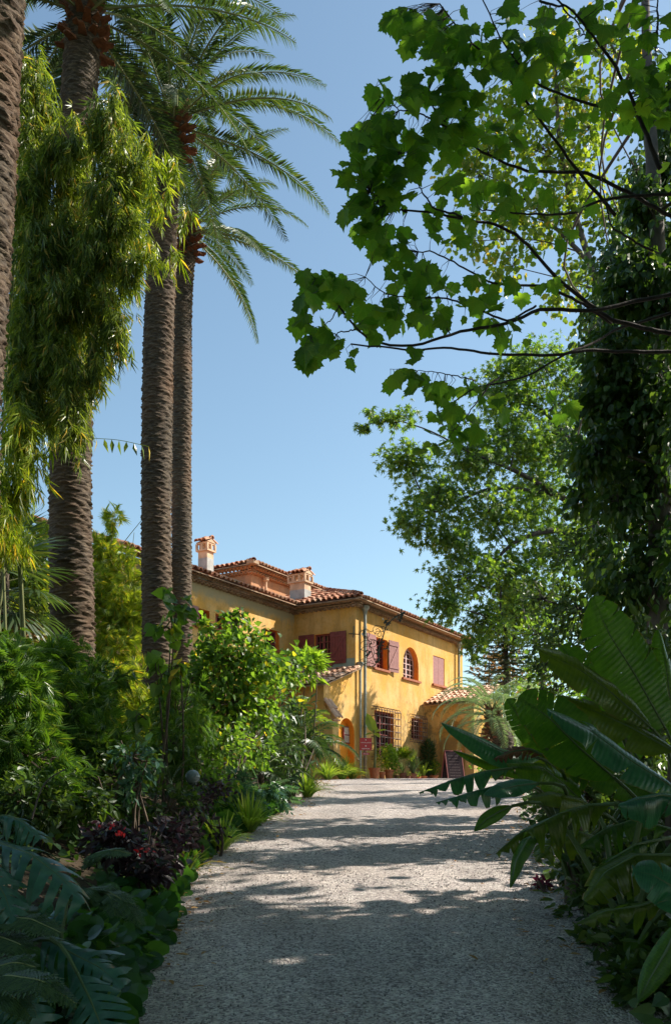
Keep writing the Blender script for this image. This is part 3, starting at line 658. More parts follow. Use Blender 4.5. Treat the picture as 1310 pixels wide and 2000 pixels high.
# --- porch at the far right
PX = fx(829); PD = -2.0; PE = 2.95; PL = 3.0
mb = MB(); prism_axis(mb, [(PX, -.8), (PX+PL, -.8), (PX+PL, PE+.3), (PX+.9, PE+.3), (PX, PE)], PD, -.004, 'y'); po = mb.build('porch_wall', mats, H)
mb = MB(); prism_axis(mb, rectp(PX+.25, PX+PL-.2, -.3, 2.75), PD+.25, -.05, 'y', 0); cut(po, mb.build('cutter', mats, H))
mb = MB(); prism_axis(mb, archp(PD+.35, -.42, -.2, 2.35), PX-.4, PX+.5, 'x', 0); cut(po, mb.build('cutter', mats, H))
mb = MB(); prism_axis(mb, archp(PX+.5, PX+PL-.4, -.2, 2.35), PD-.4, PD+.5, 'y', 0); cut(po, mb.build('cutter', mats, H))
mb = MB(); bx = PX+PL-.2
box(mb, (bx-.04, -1.35, .95), (bx-.003, -.65, 1.95)); wo = mb.build('porch_window', M['redwood'], H); mb = MB(); box(mb, (bx-.16, -1.5, .84), (bx-.002, -.5, .93)); mb.build('sill', M['wall'], wo)
mb = MB(); box(mb, (bx-.03, PD+.26, -.1), (bx-.004, -.06, .5)); mb.build('red_skirting', plain('red_dado', (.55, .07, .04), .8), H)
mb = MB(); ms = MB(); roof(mb, ms, PX, 'x', 0, [(y, PX-.25, PX+2.0) for y in np.arange(PD-.15, -.05, .2)], PE+.08, .36)
mb.build('porch_tiles', M['tile_pale'], H); ms.build('porch_pans', M['genoise'], H)

# ================================================================== THINGS BY THE HOUSE
R = Matrix.Rotation(HA, 4, 'Z')
def textmesh(body, size, mat, parent, loc, rot, name='lettering', align='CENTER'):
    cu = bpy.data.curves.new(name, 'FONT'); cu.body = body; cu.size = size; cu.align_x = align; cu.extrude = .001; cu.space_line = .9
    o = bpy.data.objects.new(name, cu); COL.objects.link(o); bpy.context.view_layer.update()
    me = bpy.data.meshes.new_from_object(o.evaluated_get(bpy.context.evaluated_depsgraph_get())); bpy.data.objects.remove(o)
    o = bpy.data.objects.new(name, me); COL.objects.link(o); me.materials.clear(); me.materials.append(mat); o.parent = parent; o.location = loc; o.rotation_euler = rot; return o
white = plain('white_lettering', (.85, .8, .78), .6)
# notice board in the niche
nb = thing('notice_board', 'wooden framed notice board with two pale sheets in the orange niche', 'notice board', hw(0, 0, 0), HA)
u0, u1 = fx(671, .18), fx(690, .18); za, zb = lz(1452, u0, .4), lz(1419, u0, .4)
mb = MB(); t = .035
for a, b in (((u0, .17, za), (u1, .235, za+t)), ((u0, .17, zb-t), (u1, .235, zb)), ((u0, .172, za+t), (u0+t, .235, zb-t)), ((u1-t, .172, za+t), (u1, .235, zb-t)), ((u0+t, .18, (za+zb)/2-.02), (u1-t, .235, (za+zb)/2+.02))): box(mb, a, b)
mb.build('frame', M['redwood'], nb)
paper = plain('printed_paper', (.75, .62, .5), .8, var=.12, sc=60); mb = MB(); box(mb, (u0+t, .195, za+t), (u1-t, .234, zb-t)); sh = mb.build('sheet', paper, nb)
ink = plain('ink', (.1, .06, .05), .8); mb = MB()
for z in np.arange(za+.06, (za+zb)/2-.04, .03):
    x = u0+t+.02
    while x < u1-t-.05: w = rng.uniform(.015, .05); box(mb, (x, .192, z), (x+w, .1945, z+.014)); x += w+.015
for z in np.arange((za+zb)/2+.05, zb-.06, .035): box(mb, (u0+t+.04, .192, z), (u1-t-rng.uniform(.04, .12), .1945, z+.006))
mb.build('print', ink, sh)
# red sign on a post
SZ = 28.6; p = at(714, 1454, SZ); sg_ = thing('information_sign', 'red square sign with white writing on a slim post at the villa corner', 'sign', (p[0], p[1], prof(SZ)), math.radians(12))
redp = plain('red_enamel', (.50, .035, .035), .45); hh = p[2]-prof(SZ)
mb = MB(); box(mb, (-.19, -.012, hh-.195), (.19, .012, hh+.195)); pl = mb.build('panel', redp, sg_)
mb = MB(); box(mb, (-.02, .013, -.2), (.02, .04, hh+.15)); mb.build('post', plain('wooden_post', (.30, .16, .07), .8), sg_)
mb = MB(); box(mb, (-.115, -.01, hh-.335), (.115, .01, hh-.27)); p2 = mb.build('small_panel', redp, sg_)
RX = (math.pi/2, 0, 0)
textmesh('VISITE DU JARDIN', .042, white, pl, (0, -.0135, hh+.035), RX); textmesh('BOUTIQUE', .05, white, pl, (0, -.0135, hh-.16), RX); textmesh('ACCUEIL', .045, white, p2, (0, -.0115, hh-.318), RX)
mb = MB(); 
for s in (0, 1):   # small emblem: a four-pointed flower
    pts = [(0, -.0135, hh-.055)]
    for k in range(8): a = k*math.pi/4; r_ = .035 if k % 2 == 0 else .012; pts.append((r_*math.sin(a), -.0135, hh-.055+r_*math.cos(a)))
mb.add(pts, [(0, i+1, (i+1) % 8+1) for i in range(8)])
pts = [(0, -.0135, hh+.135)]+[(.018*math.sin(a), -.0135, hh+.135+.018*math.cos(a)) for a in np.linspace(0, 2*math.pi, 7)[:-1]]; mb.add(pts, [(0, i+1, (i+1) % 6+1) for i in range(6)])
mb.build('emblem', white, pl)
# wrought iron bracket, in the plane through the corner perpendicular to the facade
BZ = 0; br = thing('wrought_iron_bracket', 'ornate wrought iron bracket with scrolls and metal vine leaves on the villa corner', 'bracket', hw(-.06, 0, 0), HA)
def bp(px, py):   # point of the bracket plane x=-.06 -> local (0, y, z)
    y = sy(px, -.06); return (0, y, lz(py, -.06, y))
Z2 = lambda x, y: bp(560+x/3.447, 1120+y/3.447)
Z3 = lambda x, y: bp(660+x/5.038, 1180+y/5.038)
mb = MB(); k = .010
def sp(c, r0, a0, turns, rr=k, squash=1.):
    n = 28; P = []
    for t in np.linspace(0, 1, n):
        a = a0+turns*2*math.pi*t; r = r0*(1-.82*t); P.append(Z3(c[0]+r*math.cos(a), c[1]+r*math.sin(a)*squash))
    tube(mb, P, rr, 5)
tube(mb, [Z3(155, 215), Z3(152, 300), Z3(152, 330)], .02, 6); tube(mb, [Z3(105, 293), Z3(210, 298)], .016, 5)
tube(mb, smoothpts([Z3(205, 300), Z3(215, 450), Z3(200, 520), Z3(240, 600), Z3(330, 630), Z3(400, 560), Z3(410, 470)], 20), k, 5)
tube(mb, smoothpts([Z3(210, 300), Z3(240, 250), Z3(290, 245), Z3(320, 280), Z3(350, 260)], 14), k, 5)
sp((268, 305), 62, 2.6, 1.4); sp((272, 420), 70, -.5, -1.5); sp((295, 485), 80, 3.3, 1.6); sp((385, 260), 60, .3, -1.5); sp((400, 300), 40, 3.1, 1.2); sp((330, 580), 50, -1.0, 1.3); sp((345, 380), 45, 2.0, -1.3); sp((250, 560), 40, .2, 1.2); sp((440, 240), 35, 2.8, -1.2)
tube(mb, smoothpts([Z3(400, 560), Z3(395, 470), Z3(440, 330), Z3(460, 250), Z3(490, 190), Z3(560, 130), Z3(640, 90), Z3(660, 80)], 30), [.03]*8+[.022]*22, 6)
mb.build('scrollwork', M['dark_iron'], br)
mb = MB()
for (cx_, cy_, nn, rr_) in ((640, 95, 8, 45), (590, 130, 9, 45), (480, 180, 8, 35), (455, 175, 5, 30), (430, 380, 9, 60), (400, 470, 9, 60), (320, 390, 6, 40), (390, 560, 5, 30), (470, 430, 6, 40), (290, 485, 6, 30), (268, 305, 5, 25), (470, 260, 5, 30)):
    for _ in range(nn):
        q = np.array(Z3(cx_+rng.uniform(-1, 1)*rr_*.6, cy_+rng.uniform(-1, 1)*rr_*.6)); q[0] += rng.normal()*.05; d = rdir(1); inst(mb, OVATE2, q, d, rdir(1), rng.uniform(.08, .15))
mb.build('metal_leaf', M['dark_iron'], br)
# A-frame chalk board
AZ = 31.0; p = at(884, 1540, AZ); ab = thing('chalkboard', 'dark A-frame chalkboard standing on the gravel before the porch', 'sandwich board', (p[0], p[1], prof(AZ)), math.radians(22))
hh = 1.0; blk = plain('chalkboard', (.03, .02, .024), .9, var=.3, sc=20); blk.node_tree.nodes['Principled BSDF'].inputs['Specular IOR Level'].default_value = .1
for s in (-1, 1):
    a = math.radians(14)*s; mb = MB(); Mx = np.eye(4); c, q = math.cos(a), math.sin(a); Mx[:3, :3] = [[1, 0, 0], [0, c, q], [0, -q, c]]; Mx[:3, 3] = (0, 0, hh)
    box(mb, (-.30, -.01, -1.02), (.30, .01, 0), Mx); fo = mb.build('board_panel', blk, ab)
    mb = MB()
    for x in (-.33, .30): box(mb, (x, -.018, -1.06), (x+.03, .018, .01), Mx)
    box(mb, (-.30, -.017, -.03), (.30, .017, .0), Mx); mb.build('wooden_frame', M['redwood'], fo)
    if s == 1 or s == -1:
        mb = MB(); yy_ = -.0125 if s == 1 else .0115
        for z in np.arange(-.9, -.1, .10):
            x = -.22
            while x < .16: w = rng.uniform(.02, .05); box(mb, (x, yy_-.0, z), (x+w, yy_+.001, z+.012), Mx); x += w+.02
        mb.build('chalk_writing', plain('chalk', (.17, .13, .13), .9), fo)
# potted plants along the facade
def potmesh(r, h, mat, parent):
    mb_ = MB(); tube(mb_, [(0, 0, 0), (0, 0, h*.82), (0, 0, h*.82+.002), (0, 0, h)], [r*.72, r*.95, r*1.08, r*1.08], 16, cap=True)
    pt = mb_.build('pot', mat, parent); mb_ = MB(); tube(mb_, [(0, 0, h*.9), (0, 0, h+.006)], r*.9, 14); mb_.build('soil', M['soil'], pt); return pt
def blob(mb_, c, r, n, T, sc, droop=.0, up=.5):
    d = rdir(n); p = np.array(c)+d*np.array(r)*(rng.random((n, 1))**.4); dd = norm(d+rdir(n)*.6+np.array((0, 0, up-droop))); inst(mb_, T, p, dd, norm(rdir(n)*.5+np.array((0, 0, 1.))), rng.uniform(.7, 1.2, n)*sc)
def strap(mb_, n, L, w, spread, z0, lean=1., seg=5, r0=.03):
    for _ in range(n):
        a = rng.uniform(0, 2*math.pi); e = rng.uniform(.15, 1)*spread; l = L*rng.uniform(.7, 1.1); t = np.linspace(0, 1, seg)
        rr = r0+l*e*t**1.3*.9; zz_ = z0+l*(t*(1.1-.3*e)-e*.55*lean*t**2.5); ww = w*np.sin(np.pi*np.clip(t*.8+.2, 0, 1))**.7+.001
        c, s = math.cos(a), math.sin(a); P = np.zeros((seg, 3, 3))
        for j, q in enumerate((-1, 0, 1)): P[:, j, 0] = rr*c-s*q*ww; P[:, j, 1] = rr*s+c*q*ww; P[:, j, 2] = zz_-(0 if q else .3*w)
        grid(mb_, P)
pots = [(731, 21, 1504, 'banana', 'terracotta'), (746, 12, 1512, 'pale', 'terracotta'), (759.5, 18, 1507, 'round', 'terracotta'), (774, 10, 1518, 'low', 'oldpot'), (787, 17, 1512, 'fan', 'oldpot'), (797, 9, 1518, 'tiny', 'oldpot'), (806, 17, 1512, 'bush', 'oldpot'),
        (817, 9, 1519, 'tiny', 'terracotta'), (827, 14, 1516, 'arch', 'terracotta'), (837, 14, 1516, 'tall', 'oldpot'), (847, 17, 1514, 'darkbush', 'terracotta')]
plab = {'banana': 'terracotta pot with a young banana plant beside the red sign', 'pale': 'small pot with sparse yellowish shrub between two large terracotta pots', 'round': 'large terracotta pot with a tall bushy light green plant before the big window grille',
        'low': 'low bushy plant in dark pot between the round bush and the fan palm', 'fan': 'dark pot with bright fan shaped palm leaves right of the big grille', 'bush': 'wide dark pot with a dense upright bush under the small grille',
        'arch': 'terracotta pot with bright arching strap leaves', 'tall': 'tall dark leafy plant in a pot beside the porch corner', 'darkbush': 'terracotta pot with loose grassy plant at the foot of the porch'}
for i, (px, wpx, pyt, kind, pm) in enumerate(pots):
    yl = -.55 if kind not in ('tall',) else -.32
    if kind in ('low', 'tiny'): yl = -.75
    xl = fx(px, yl); w_ = hw(xl, yl); Zd = w_[1]; r = wpx/F*Zd/2; h = (1526.5-pyt)/F*Zd
    lab = plab.get(kind) or ('tiny dark pot with a small tuft right of the fan palm' if i == 5 else 'tiny terracotta pot left of the arching strap leaves')
    t = thing('potted_plant', lab, 'potted plant', (w_[0], w_[1], prof(Zd)-.0), 0, 'potted plants along the villa wall'); pt = potmesh(r, h, M[pm], t); mb = MB()
    if kind == 'banana':
        tube(mb, [(0, 0, h*.9), (.03, 0, h+.7), (-.02, 0, h+1.25)], [.05, .04, .03], 7); mb.build('stem', M['culm'], t); mb = MB()
        for (a, ln, el, wd) in ((math.radians(150), .75, 70, .16), (math.radians(-10), .45, 20, .12), (math.radians(80), .5, 40, .1), (math.radians(-60), .4, -20, .10), (math.radians(200), .35, -10, .08)):
            d = np.array((math.cos(a)*math.cos(math.radians(el)), math.sin(a)*math.cos(math.radians(el)), math.sin(math.radians(el)))); inst(mb, ovate(wd/ln*1.1), (-.02, 0, h+1.15), d, (0, -1, .6) if el > 30 else (0, -.3, 1), ln)
        mb.build('leaf', M['grassy'], t); continue
    if kind == 'pale': blob(mb, (0, 0, h+.45), (.22, .22, .42), 260, OVATE, .09); m_ = 'bamboo_pale'
    elif kind == 'round': blob(mb, (0, 0, h+.42), (.26, .26, .45), 700, OVATE2, .085); m_ = 'lime'
    elif kind == 'low': blob(mb, (0, 0, h+.2), (.18, .18, .32), 300, OVATE, .07); m_ = 'broad'
    elif kind == 'fan':
        for _ in range(12):
            a = rng.uniform(0, 6.28); e = rng.uniform(.3, 1.2); d = np.array((math.cos(a)*math.cos(e), math.sin(a)*math.cos(e), math.sin(e))); tube(mb, [(0, 0, h), d*.4+(0, 0, h+.25)], .008, 4); inst(mb, FANL, d*.4+(0, 0, h+.25), d, norm(np.array((0, 0, 1.))-d*.5)+np.array((0, -.4, 0)), .42)
        m_ = 'palm_lime'
    elif kind == 'bush': strap(mb, 90, .75, .012, .7, h); blob(mb, (0, 0, h+.45), (.2, .2, .4), 200, LANCE, .14); m_ = 'palm_dark'
    elif kind == 'arch': strap(mb, 34, .62, .028, .95, h); m_ = 'grassy'
    elif kind == 'tall': blob(mb, (0, 0, h+.7), (.24, .24, .62), 500, LANCE2, .2, up=.1); tube(mb, [(0, 0, h), (0, 0, h+1.1)], .02, 5); m_ = 'palm_dark'
    elif kind == 'darkbush': strap(mb, 60, .7, .01, .9, h); blob(mb, (0, 0, h+.3), (.25, .25, .25), 250, OVATE, .08); m_ = 'broad'
    else: blob(mb, (0, 0, h+.08), (.08, .08, .1), 50, LANCE2, .08); m_ = 'broad'
    mb.build('foliage', M[m_], t)
# clump of strap leaves at the foot of the lean-to
def strapclump(px, py, Z, n, L, w, mat, label, name='strap_leaf_clump', sp_=1., cat='plant', zoff=0, group=None):
    p = at(px, py, Z); p[2] = gz(p[0], p[1]); mb_ = MB(); strap(mb_, n, L, w, sp_, 0, r0=.06)
    o = mb_.build(name, M[mat], None); o.location = p; return tag(o, label, cat, group)
strapclump(668, 1520, 27.2, 240, .85, .016, 'grassy', 'bushy clump of yellow green strap leaves at the foot of the buttress')
strapclump(640, 1524, 26.2, 160, .7, .016, 'grassy', 'leafy strap clump left of the buttress beside the drive')
strapclump(688, 1522, 28.0, 130, .55, .014, 'bamboo_pale', 'small grassy clump under the orange niche')
print('house ok')
# ================================================================== VEGETATION HELPERS
def ground_at(px, Z): x = (px-CX)/F*Z; return np.array([x, Z, float(gz(x, Z))])
def scatter(c, r, n, nsub, sig=.2, vs=1., shell=.5):
    c = np.asarray(c, float); r = np.asarray(r, float); d = rdir(nsub); d[:, 2] *= 1.0; sub = c+d*r*(rng.random((nsub, 1))**shell)*.92
    k = rng.integers(0, nsub, n); p = sub[k]+rng.normal(size=(n, 3))*r*sig*np.array((1, 1, vs)); return p, sub, k
def crownmesh(mb_, wood, clumps, T, size, dens, anchor=None, droop=.25, upn=.7, per=16, sig=.2, vs=1., rzf=1., twig=.008, wr=.03, outw=.6):
    for cl in clumps:
        px, py, Z, rx, ry = cl[:5]; c = at(px, py, Z); rr = np.array([rx/F*Z, (rx+ry)/2/F*Z*rzf, ry/F*Z]); n = int(dens*math.pi*rx*ry/100*(cl[5] if len(cl) > 5 else 1)); ns = max(3, n//per)
        p, sub, k = scatter(c, rr, n, ns, sig, vs); d = norm(p-c)*outw+rdir(n)*.7-np.array((0, 0, droop)); nr = rdir(n)*.7+np.array((0, 0, upn))
        inst(mb_, T, p, norm(d), nr, size*rng.uniform(.65, 1.25, n))
        if wood is not None:
            if anchor is not None:
                A = np.asarray(anchor, float); a = A[np.argmin(np.linalg.norm(A-c, axis=1)+np.maximum(0, A[:, 2]-c[2]+.3)*1.5)]
                m = (a+c)/2+rng.normal(size=3)*np.linalg.norm(c-a)*.08; tube(wood, smoothpts([a, m, c], 8), np.linspace(wr, wr*.45, 8), 5, cap=False)
            for s_ in sub[:: max(1, len(sub)//22)]:
                m = (s_+c)/2+rng.normal(size=3)*.08*rr.mean(); tube(wood, [c, m, s_], [twig*1.6, twig*1.2, twig*.5], 3, cap=False)
def tree(name, label, cat, trunk, radii, clumps, T, size, dens, mat, bark, limbs=(), group=None, **kw):
    """trunk: world points; radii; limbs: (world points, r0, r1)"""
    trunk = np.asarray(trunk, float); root = thing(name, label, cat, trunk[0], 0, group)
    wood = MB(); sp_ = smoothpts(trunk, 24); tube(wood, sp_-trunk[0], np.interp(np.linspace(0, 1, 24), np.linspace(0, 1, len(radii)), radii), 10)
    anc = [sp_[8:]]
    for L in limbs: q = smoothpts(L[0], 14); tube(wood, q-trunk[0], np.linspace(L[1], L[2], 14), 7); anc.append(q[3:])
    mb_ = MB(); w2_ = MB(); crownmesh(mb_, w2_, clumps, T, size, dens, np.concatenate(anc), **kw)
    for v in w2_.v: v -= trunk[0]
    for v in mb_.v: v -= trunk[0]
    for v, f in zip(w2_.v, range(len(w2_.v))): pass
    wood.f += [q+wood.n for q in w2_.f]; wood.v += w2_.v; wood.a += w2_.a; wood.mi += w2_.mi; wood.n += w2_.n
    wood.build('trunk', M[bark], root, smooth=True); mb_.build('crown', M[mat], root); return root
def shrub(name, label, px, py, Z, rx, ry, T, size, dens, mat, stems=6, bark='stem', cat='shrub', extra=(), group=None, **kw):
    b = ground_at(px, Z); root = thing(name, label, cat, b, 0, group); mb_ = MB(); wd = MB(); cl = [(px, py, Z, rx, ry)]+[tuple(e) for e in extra]
    crownmesh(mb_, wd if stems else None, cl, T, size, dens, None, **kw)
    for i in range(stems):
        c_ = cl[i % len(cl)]; t = at(c_[0]+rng.uniform(-.7, .7)*c_[3], c_[1]-rng.uniform(-.2, .8)*c_[4], c_[2]); a = b+rng.normal(size=3)*(.15, .15, 0); a[2] -= .1
        tube(wd, smoothpts([a, (a*.5+t*.5)+rng.normal(size=3)*.08, t], 8), np.linspace(.022, .007, 8), 5)
    for v in mb_.v: v -= b
    for v in wd.v: v -= b
    if stems: wd.build('stem', M[bark], root)
    mb_.build('foliage', M[mat], root); return root
# ================================================================== DATE PALMS
def frondmesh(e0, L, nl=74, curl=1.35, ll=.46, lw=.036, mats=None, vee=.5):
    n = 26; s = np.linspace(0, 1, n); ang = e0-curl*s**1.5*(1.1 if e0 > .3 else .8); P = np.zeros((n, 3)); ds = L/(n-1)
    P[1:, 0] = np.cumsum(np.cos(ang[:-1]))*ds; P[1:, 2] = np.cumsum(np.sin(ang[:-1]))*ds; P[:, 1] = .12*np.sin(s*2+e0)*s*L*.15
    mb_ = MB(); tube(mb_, P, np.linspace(.028, .006, n)*L/4, 5, mi=1)
    t = np.linspace(.10, .985, nl); pos = np.stack([np.interp(t, s, P[:, i]) for i in range(3)], 1); a = np.interp(t, s, ang)
    T = np.stack([np.cos(a), 0*a, np.sin(a)], 1); U = np.stack([-np.sin(a), 0*a, np.cos(a)], 1); ln = ll*(np.sin(np.pi*(t*.86+.10))**.6)*L/4
    tm = lance(lw/ll*.75, .22)
    for sd in (-1, 1):
        fw = .75+.35*t; d = norm(T*fw[:, None]+np.array((0, sd*1., 0))+U*(vee*(1-t*.6))[:, None]+rng.normal(size=(nl, 3))*.10-np.array((0, 0, .18))); inst(mb_, tm, pos, d, U+np.array((0, -sd*.6, 0)), ln*rng.uniform(.85, 1.08, nl))
    return mb_
def frondvars(L, mat, es=(1.45, 1.2, .95, .7, .4, .1, -.25, -.6), **kw):
    out = []
    for e in es:
        o = frondmesh(e, L, **kw).build('frond', [M[mat], M['rachis']]); out.append((e, o.data)); bpy.data.objects.remove(o)
    return out
def palmtrunk(root, P, r, pitch=.072, mat='trunk'):
    P = np.asarray(P, float); L = np.linalg.norm(np.diff(P, axis=0), axis=1).sum(); n = int(L/.015); Q = smoothpts(P, n); seg = 44
    T = norm(np.gradient(Q, axis=0)); U = norm(np.cross(T, (0, 1, .0))); V = np.cross(T, U); th = np.linspace(0, 2*np.pi, seg, endpoint=False)
    h = np.linspace(0, L, n)[:, None]; R0 = np.interp(np.linspace(0, 1, n), np.linspace(0, 1, len(r)), r)[:, None]
    v = h/pitch+.30*np.abs(((th[None]*6/np.pi+np.floor(h/pitch)) % 2)-1)+.5*np.sin(th[None]*3+h*1.3)+.35*np.sin(th[None]*2-h*4.1)+.25*np.sin(th[None]*7+h*9); fr = 1-(v % 1)
    nz = rng.normal(size=(n, seg)); nz = (nz+np.roll(nz, 1, 1)+np.roll(nz, 1, 0))/2
    rr = R0*(1+.12*(fr**1.6)*(.7+.5*np.sin(th[None]*5+np.floor(v)*2.4))+.02*nz+.02*np.sin(h*1.7+th)+.015*np.sin(h*.9+2*th))
    v = Q[:, None]+rr[:, :, None]*(np.cos(th)[None, :, None]*U[:, None]+np.sin(th)[None, :, None]*V[:, None])
    i = np.arange(n-1)[:, None]*seg; j = np.arange(seg)[None]; k = (j+1) % seg; f = np.stack([i+j, i+k, i+seg+k, i+seg+j], -1).reshape(-1, 4)
    mb_ = MB(); mb_.add(v.reshape(-1, 3), f); mb_.build('trunk', M[mat], root, smooth=True)
def palm(label, pts, r, nfr, L, var, group='tall date palms left of the drive', name='date_palm', boots=True, emin=-.75, lean=0., bootr=1., seed=0, az0=0.):
    W_ = np.array([at(*p) for p in pts]); g_ = W_[0].copy(); g_[2] = gz(g_[0], g_[1])-.1; W_ = np.vstack([g_, W_]); root = thing(name, label, 'palm tree', g_, 0, group)
    palmtrunk(root, W_-g_, r); top = W_[-1]-g_
    if boots:
        mb_ = MB(); nb_ = 64
        for i in range(nb_):
            a = i*2.4; z = -1.0*(i/nb_)**1.1+.25; e = .9-1.15*(i/nb_); rr = r[-1]*(.75+.35*(i/nb_)); d = np.array((math.cos(a)*math.cos(e), math.sin(a)*math.cos(e), math.sin(e)))
            p = top+np.array((math.cos(a)*rr*.7, math.sin(a)*rr*.7, z)); s_ = norm(np.cross(d, (0, 0, 1))); u = np.cross(s_, d); ln = rng.uniform(.18, .34)*bootr; w = .085*bootr
            q = [p-s_*w-u*.03, p+s_*w-u*.03, p+s_*w*.8+u*.05, p-s_*w*.8+u*.05]; e_ = p+d*ln+u*.03; sk = rng.uniform(-.05, .05); q += [e_-s_*w*.6-u*.01, e_+s_*w*.6-u*.01+d*sk, e_+s_*w*.45+u*.015+d*sk, e_-s_*w*.45+u*.015]
            mb_.add(q, BOXF)
        mb_.build('frond_bases', M['boot'], root)
    rs = random.Random(seed)
    for i in range(nfr):
        f_ = i/(nfr-1); e = 1.4-(1.4-emin)*f_**.85; m = min(var, key=lambda q: abs(q[0]-e))[1]
        o = bpy.data.objects.new('frond', m); COL.objects.link(o); o.parent = root; az = az0+i*2.39996+rs.uniform(-.2, .2)
        o.location = (top[0]+math.cos(az)*r[-1]*.4, top[1]+math.sin(az)*r[-1]*.4, top[2]+.35-.5*f_); sc_ = rs.uniform(.85, 1.1)*(.75 if e > 1.2 else 1)
        o.rotation_euler = (rs.uniform(-.25, .25), rs.uniform(-.08, .08), az); o.scale = (sc_,)*3
    return root
FV = frondvars(3.6, 'palm', curl=1.1)
palm('nearest date palm, its leaning scaly trunk cut off by the left edge of the photo', [(-80, 1250, 10), (-66, 800, 10), (-44, 420, 10), (-19, 0, 10), (-5, -500, 10), (0, -820, 10)], [.38, .35, .35, .34, .33, .33], 40, 4.3, FV, seed=1)
palm('thick date palm with dark ringed trunk, second from the left, veiled by hanging bamboo', [(141, 1310, 16), (137, 900, 16), (146, 400, 16), (154, 200, 16), (166, 20, 16)], [.38, .36, .34, .30, .29], 38, 4.3, FV, seed=2, emin=-.3, az0=.5)
palm('tall date palm with rusty frond bases and a wide crown, third from the left', [(307, 1300, 19), (305, 900, 19), (311, 600, 19), (320, 400, 19), (338, 235, 19)], [.31, .30, .30, .29, .27], 34, 4.4, FV, emin=-.2, seed=3, az0=1.1)
palm('furthest and slimmest date palm just left of the villa', [(355, 1290, 25), (354, 900, 25), (356, 600, 25), (360, 520, 25), (370, 452, 25)], [.29, .27, .26, .26, .25], 32, 4.1, FV, emin=-.4, seed=4, az0=.2)
# pindo palm beside the porch
PV = frondvars(1.9, 'pindo', es=(1.35, 1.0, .7, .35, 0.), curl=1.9, ll=.55, lw=.022, vee=1.0, nl=60)
PVS = [(e_, m_) for e_, m_ in PV]
pr = palm('silvery green feather palm with arching fronds right of the villa porch', [(985, 1445, 27), (975, 1440, 27), (962, 1400, 27)], [.30, .27, .25], 42, 2.3, PVS, None, 'feather_palm', True, -.05, bootr=.6, seed=5)
# small palms in the left shrubbery
SVp = frondvars(1.9, 'palm_lime', es=(1.3, .9, .5, .1), ll=.75, lw=.06, curl=1.5, nl=44); SVd = frondvars(1.8, 'palm_dark', es=(1.3, .9, .5, .1), ll=.9, lw=.07, curl=1.3, nl=34)
def small_palm(label, px, py, Z, nfr, var, sc, seed, h=.3, emin=.1):
    g_ = ground_at(px, Z); top = at(px, py, Z)-g_; root = thing('small_palm', label, 'palm', g_, 0); mb_ = MB(); tube(mb_, [(0, 0, -.1), tuple(top*.5), tuple(top)], [.07, .06, .05], 8); mb_.build('trunk', M['stem'], root); rs = random.Random(seed)
    for i in range(nfr):
        e = 1.35-(1.35-emin)*(i/(nfr-1)); m = min(var, key=lambda q: abs(q[0]-e))[1]; o = bpy.data.objects.new('frond', m); COL.objects.link(o); o.parent = root
        o.location = tuple(top); o.rotation_euler = (rs.uniform(-.3, .3), rs.uniform(-.1, .2), i*2.4+rs.uniform(-.3, .3)); s_ = sc*rs.uniform(.8, 1.1); o.scale = (s_,)*3
small_palm('bright lime feathery palm rising beside the lean-to', 560, 1440, 22.5, 14, SVp, .85, 1)
small_palm('broad dark green palm with long drooping leaflets at the bend of the drive', 592, 1462, 20, 20, SVd, .74, 2, emin=-.1)
small_palm('blue green palm low in the border under the broad shrub', 510, 1510, 16.5, 12, SVd, .6, 3, emin=0)
small_palm('little palm with stiff fanned leaflets beside the glass globe', 335, 1530, 11, 6, SVd, .3, 4, emin=.6)
print('palms ok')
# ================================================================== HANGING BAMBOO
def bamboo(label, base, culms, clumps, dens, mat, size=.24, group=None, name='bamboo', T=BFAN, **kw):
    b = np.array(base, float); root = thing(name, label, 'bamboo', b, 0, group); wd = MB()
    for c_ in culms:
        P = np.vstack([b+rng.normal(size=3)*(.3, .3, 0), [at(*q) for q in c_]]); tube(wd, smoothpts(P, 20)-b, np.linspace(.026, .006, 20), 7)
    mb_ = MB(); w2_ = MB(); crownmesh(mb_, w2_, clumps, T, size, dens, None, **kw)
    for v in mb_.v: v -= b
    for v in w2_.v: v -= b
    wd.build('culm', M['culm'], root); w2_.build('twigs', M['culm'], root); mb_.build('foliage', M[mat], root); return root
bb = ground_at(0, 13.2)
cl = [(60, 180, 13, 40, 70), (80, 290, 13, 45, 70), (60, 400, 12.8, 45, 70), (215, 250, 12.7, 45, 60), (250, 330, 12.6, 45, 55, .7), (215, 400, 12.5, 50, 60), (125, 300, 12.6, 45, 45, .6), (80, 500, 12.6, 50, 70), (190, 490, 12.4, 55, 55), (240, 440, 12.4, 40, 50, .7), (255, 520, 12.3, 35, 40, .5), (120, 470, 12.7, 50, 60, .7),
      (130, 590, 12.5, 60, 60), (215, 600, 12.4, 35, 60, .8), (232, 660, 12.3, 20, 45, .5), (60, 630, 12.7, 45, 80), (185, 690, 12.3, 28, 60, .7), (110, 700, 12.5, 50, 60), (50, 770, 12.6, 40, 70), (140, 770, 12.3, 32, 60, .8), (145, 850, 12.2, 22, 45, .6), (95, 820, 12.5, 25, 45, .6), (40, 640, 14.2, 55, 200, .9), (150, 640, 14.3, 60, 110, .7), (200, 500, 14.3, 60, 100, .6), (30, 300, 14.2, 45, 150, .9), (150, 400, 13.2, 45, 80, .8), (150, 280, 13.4, 30, 50, .5), (170, 560, 13.2, 45, 70, .8)]
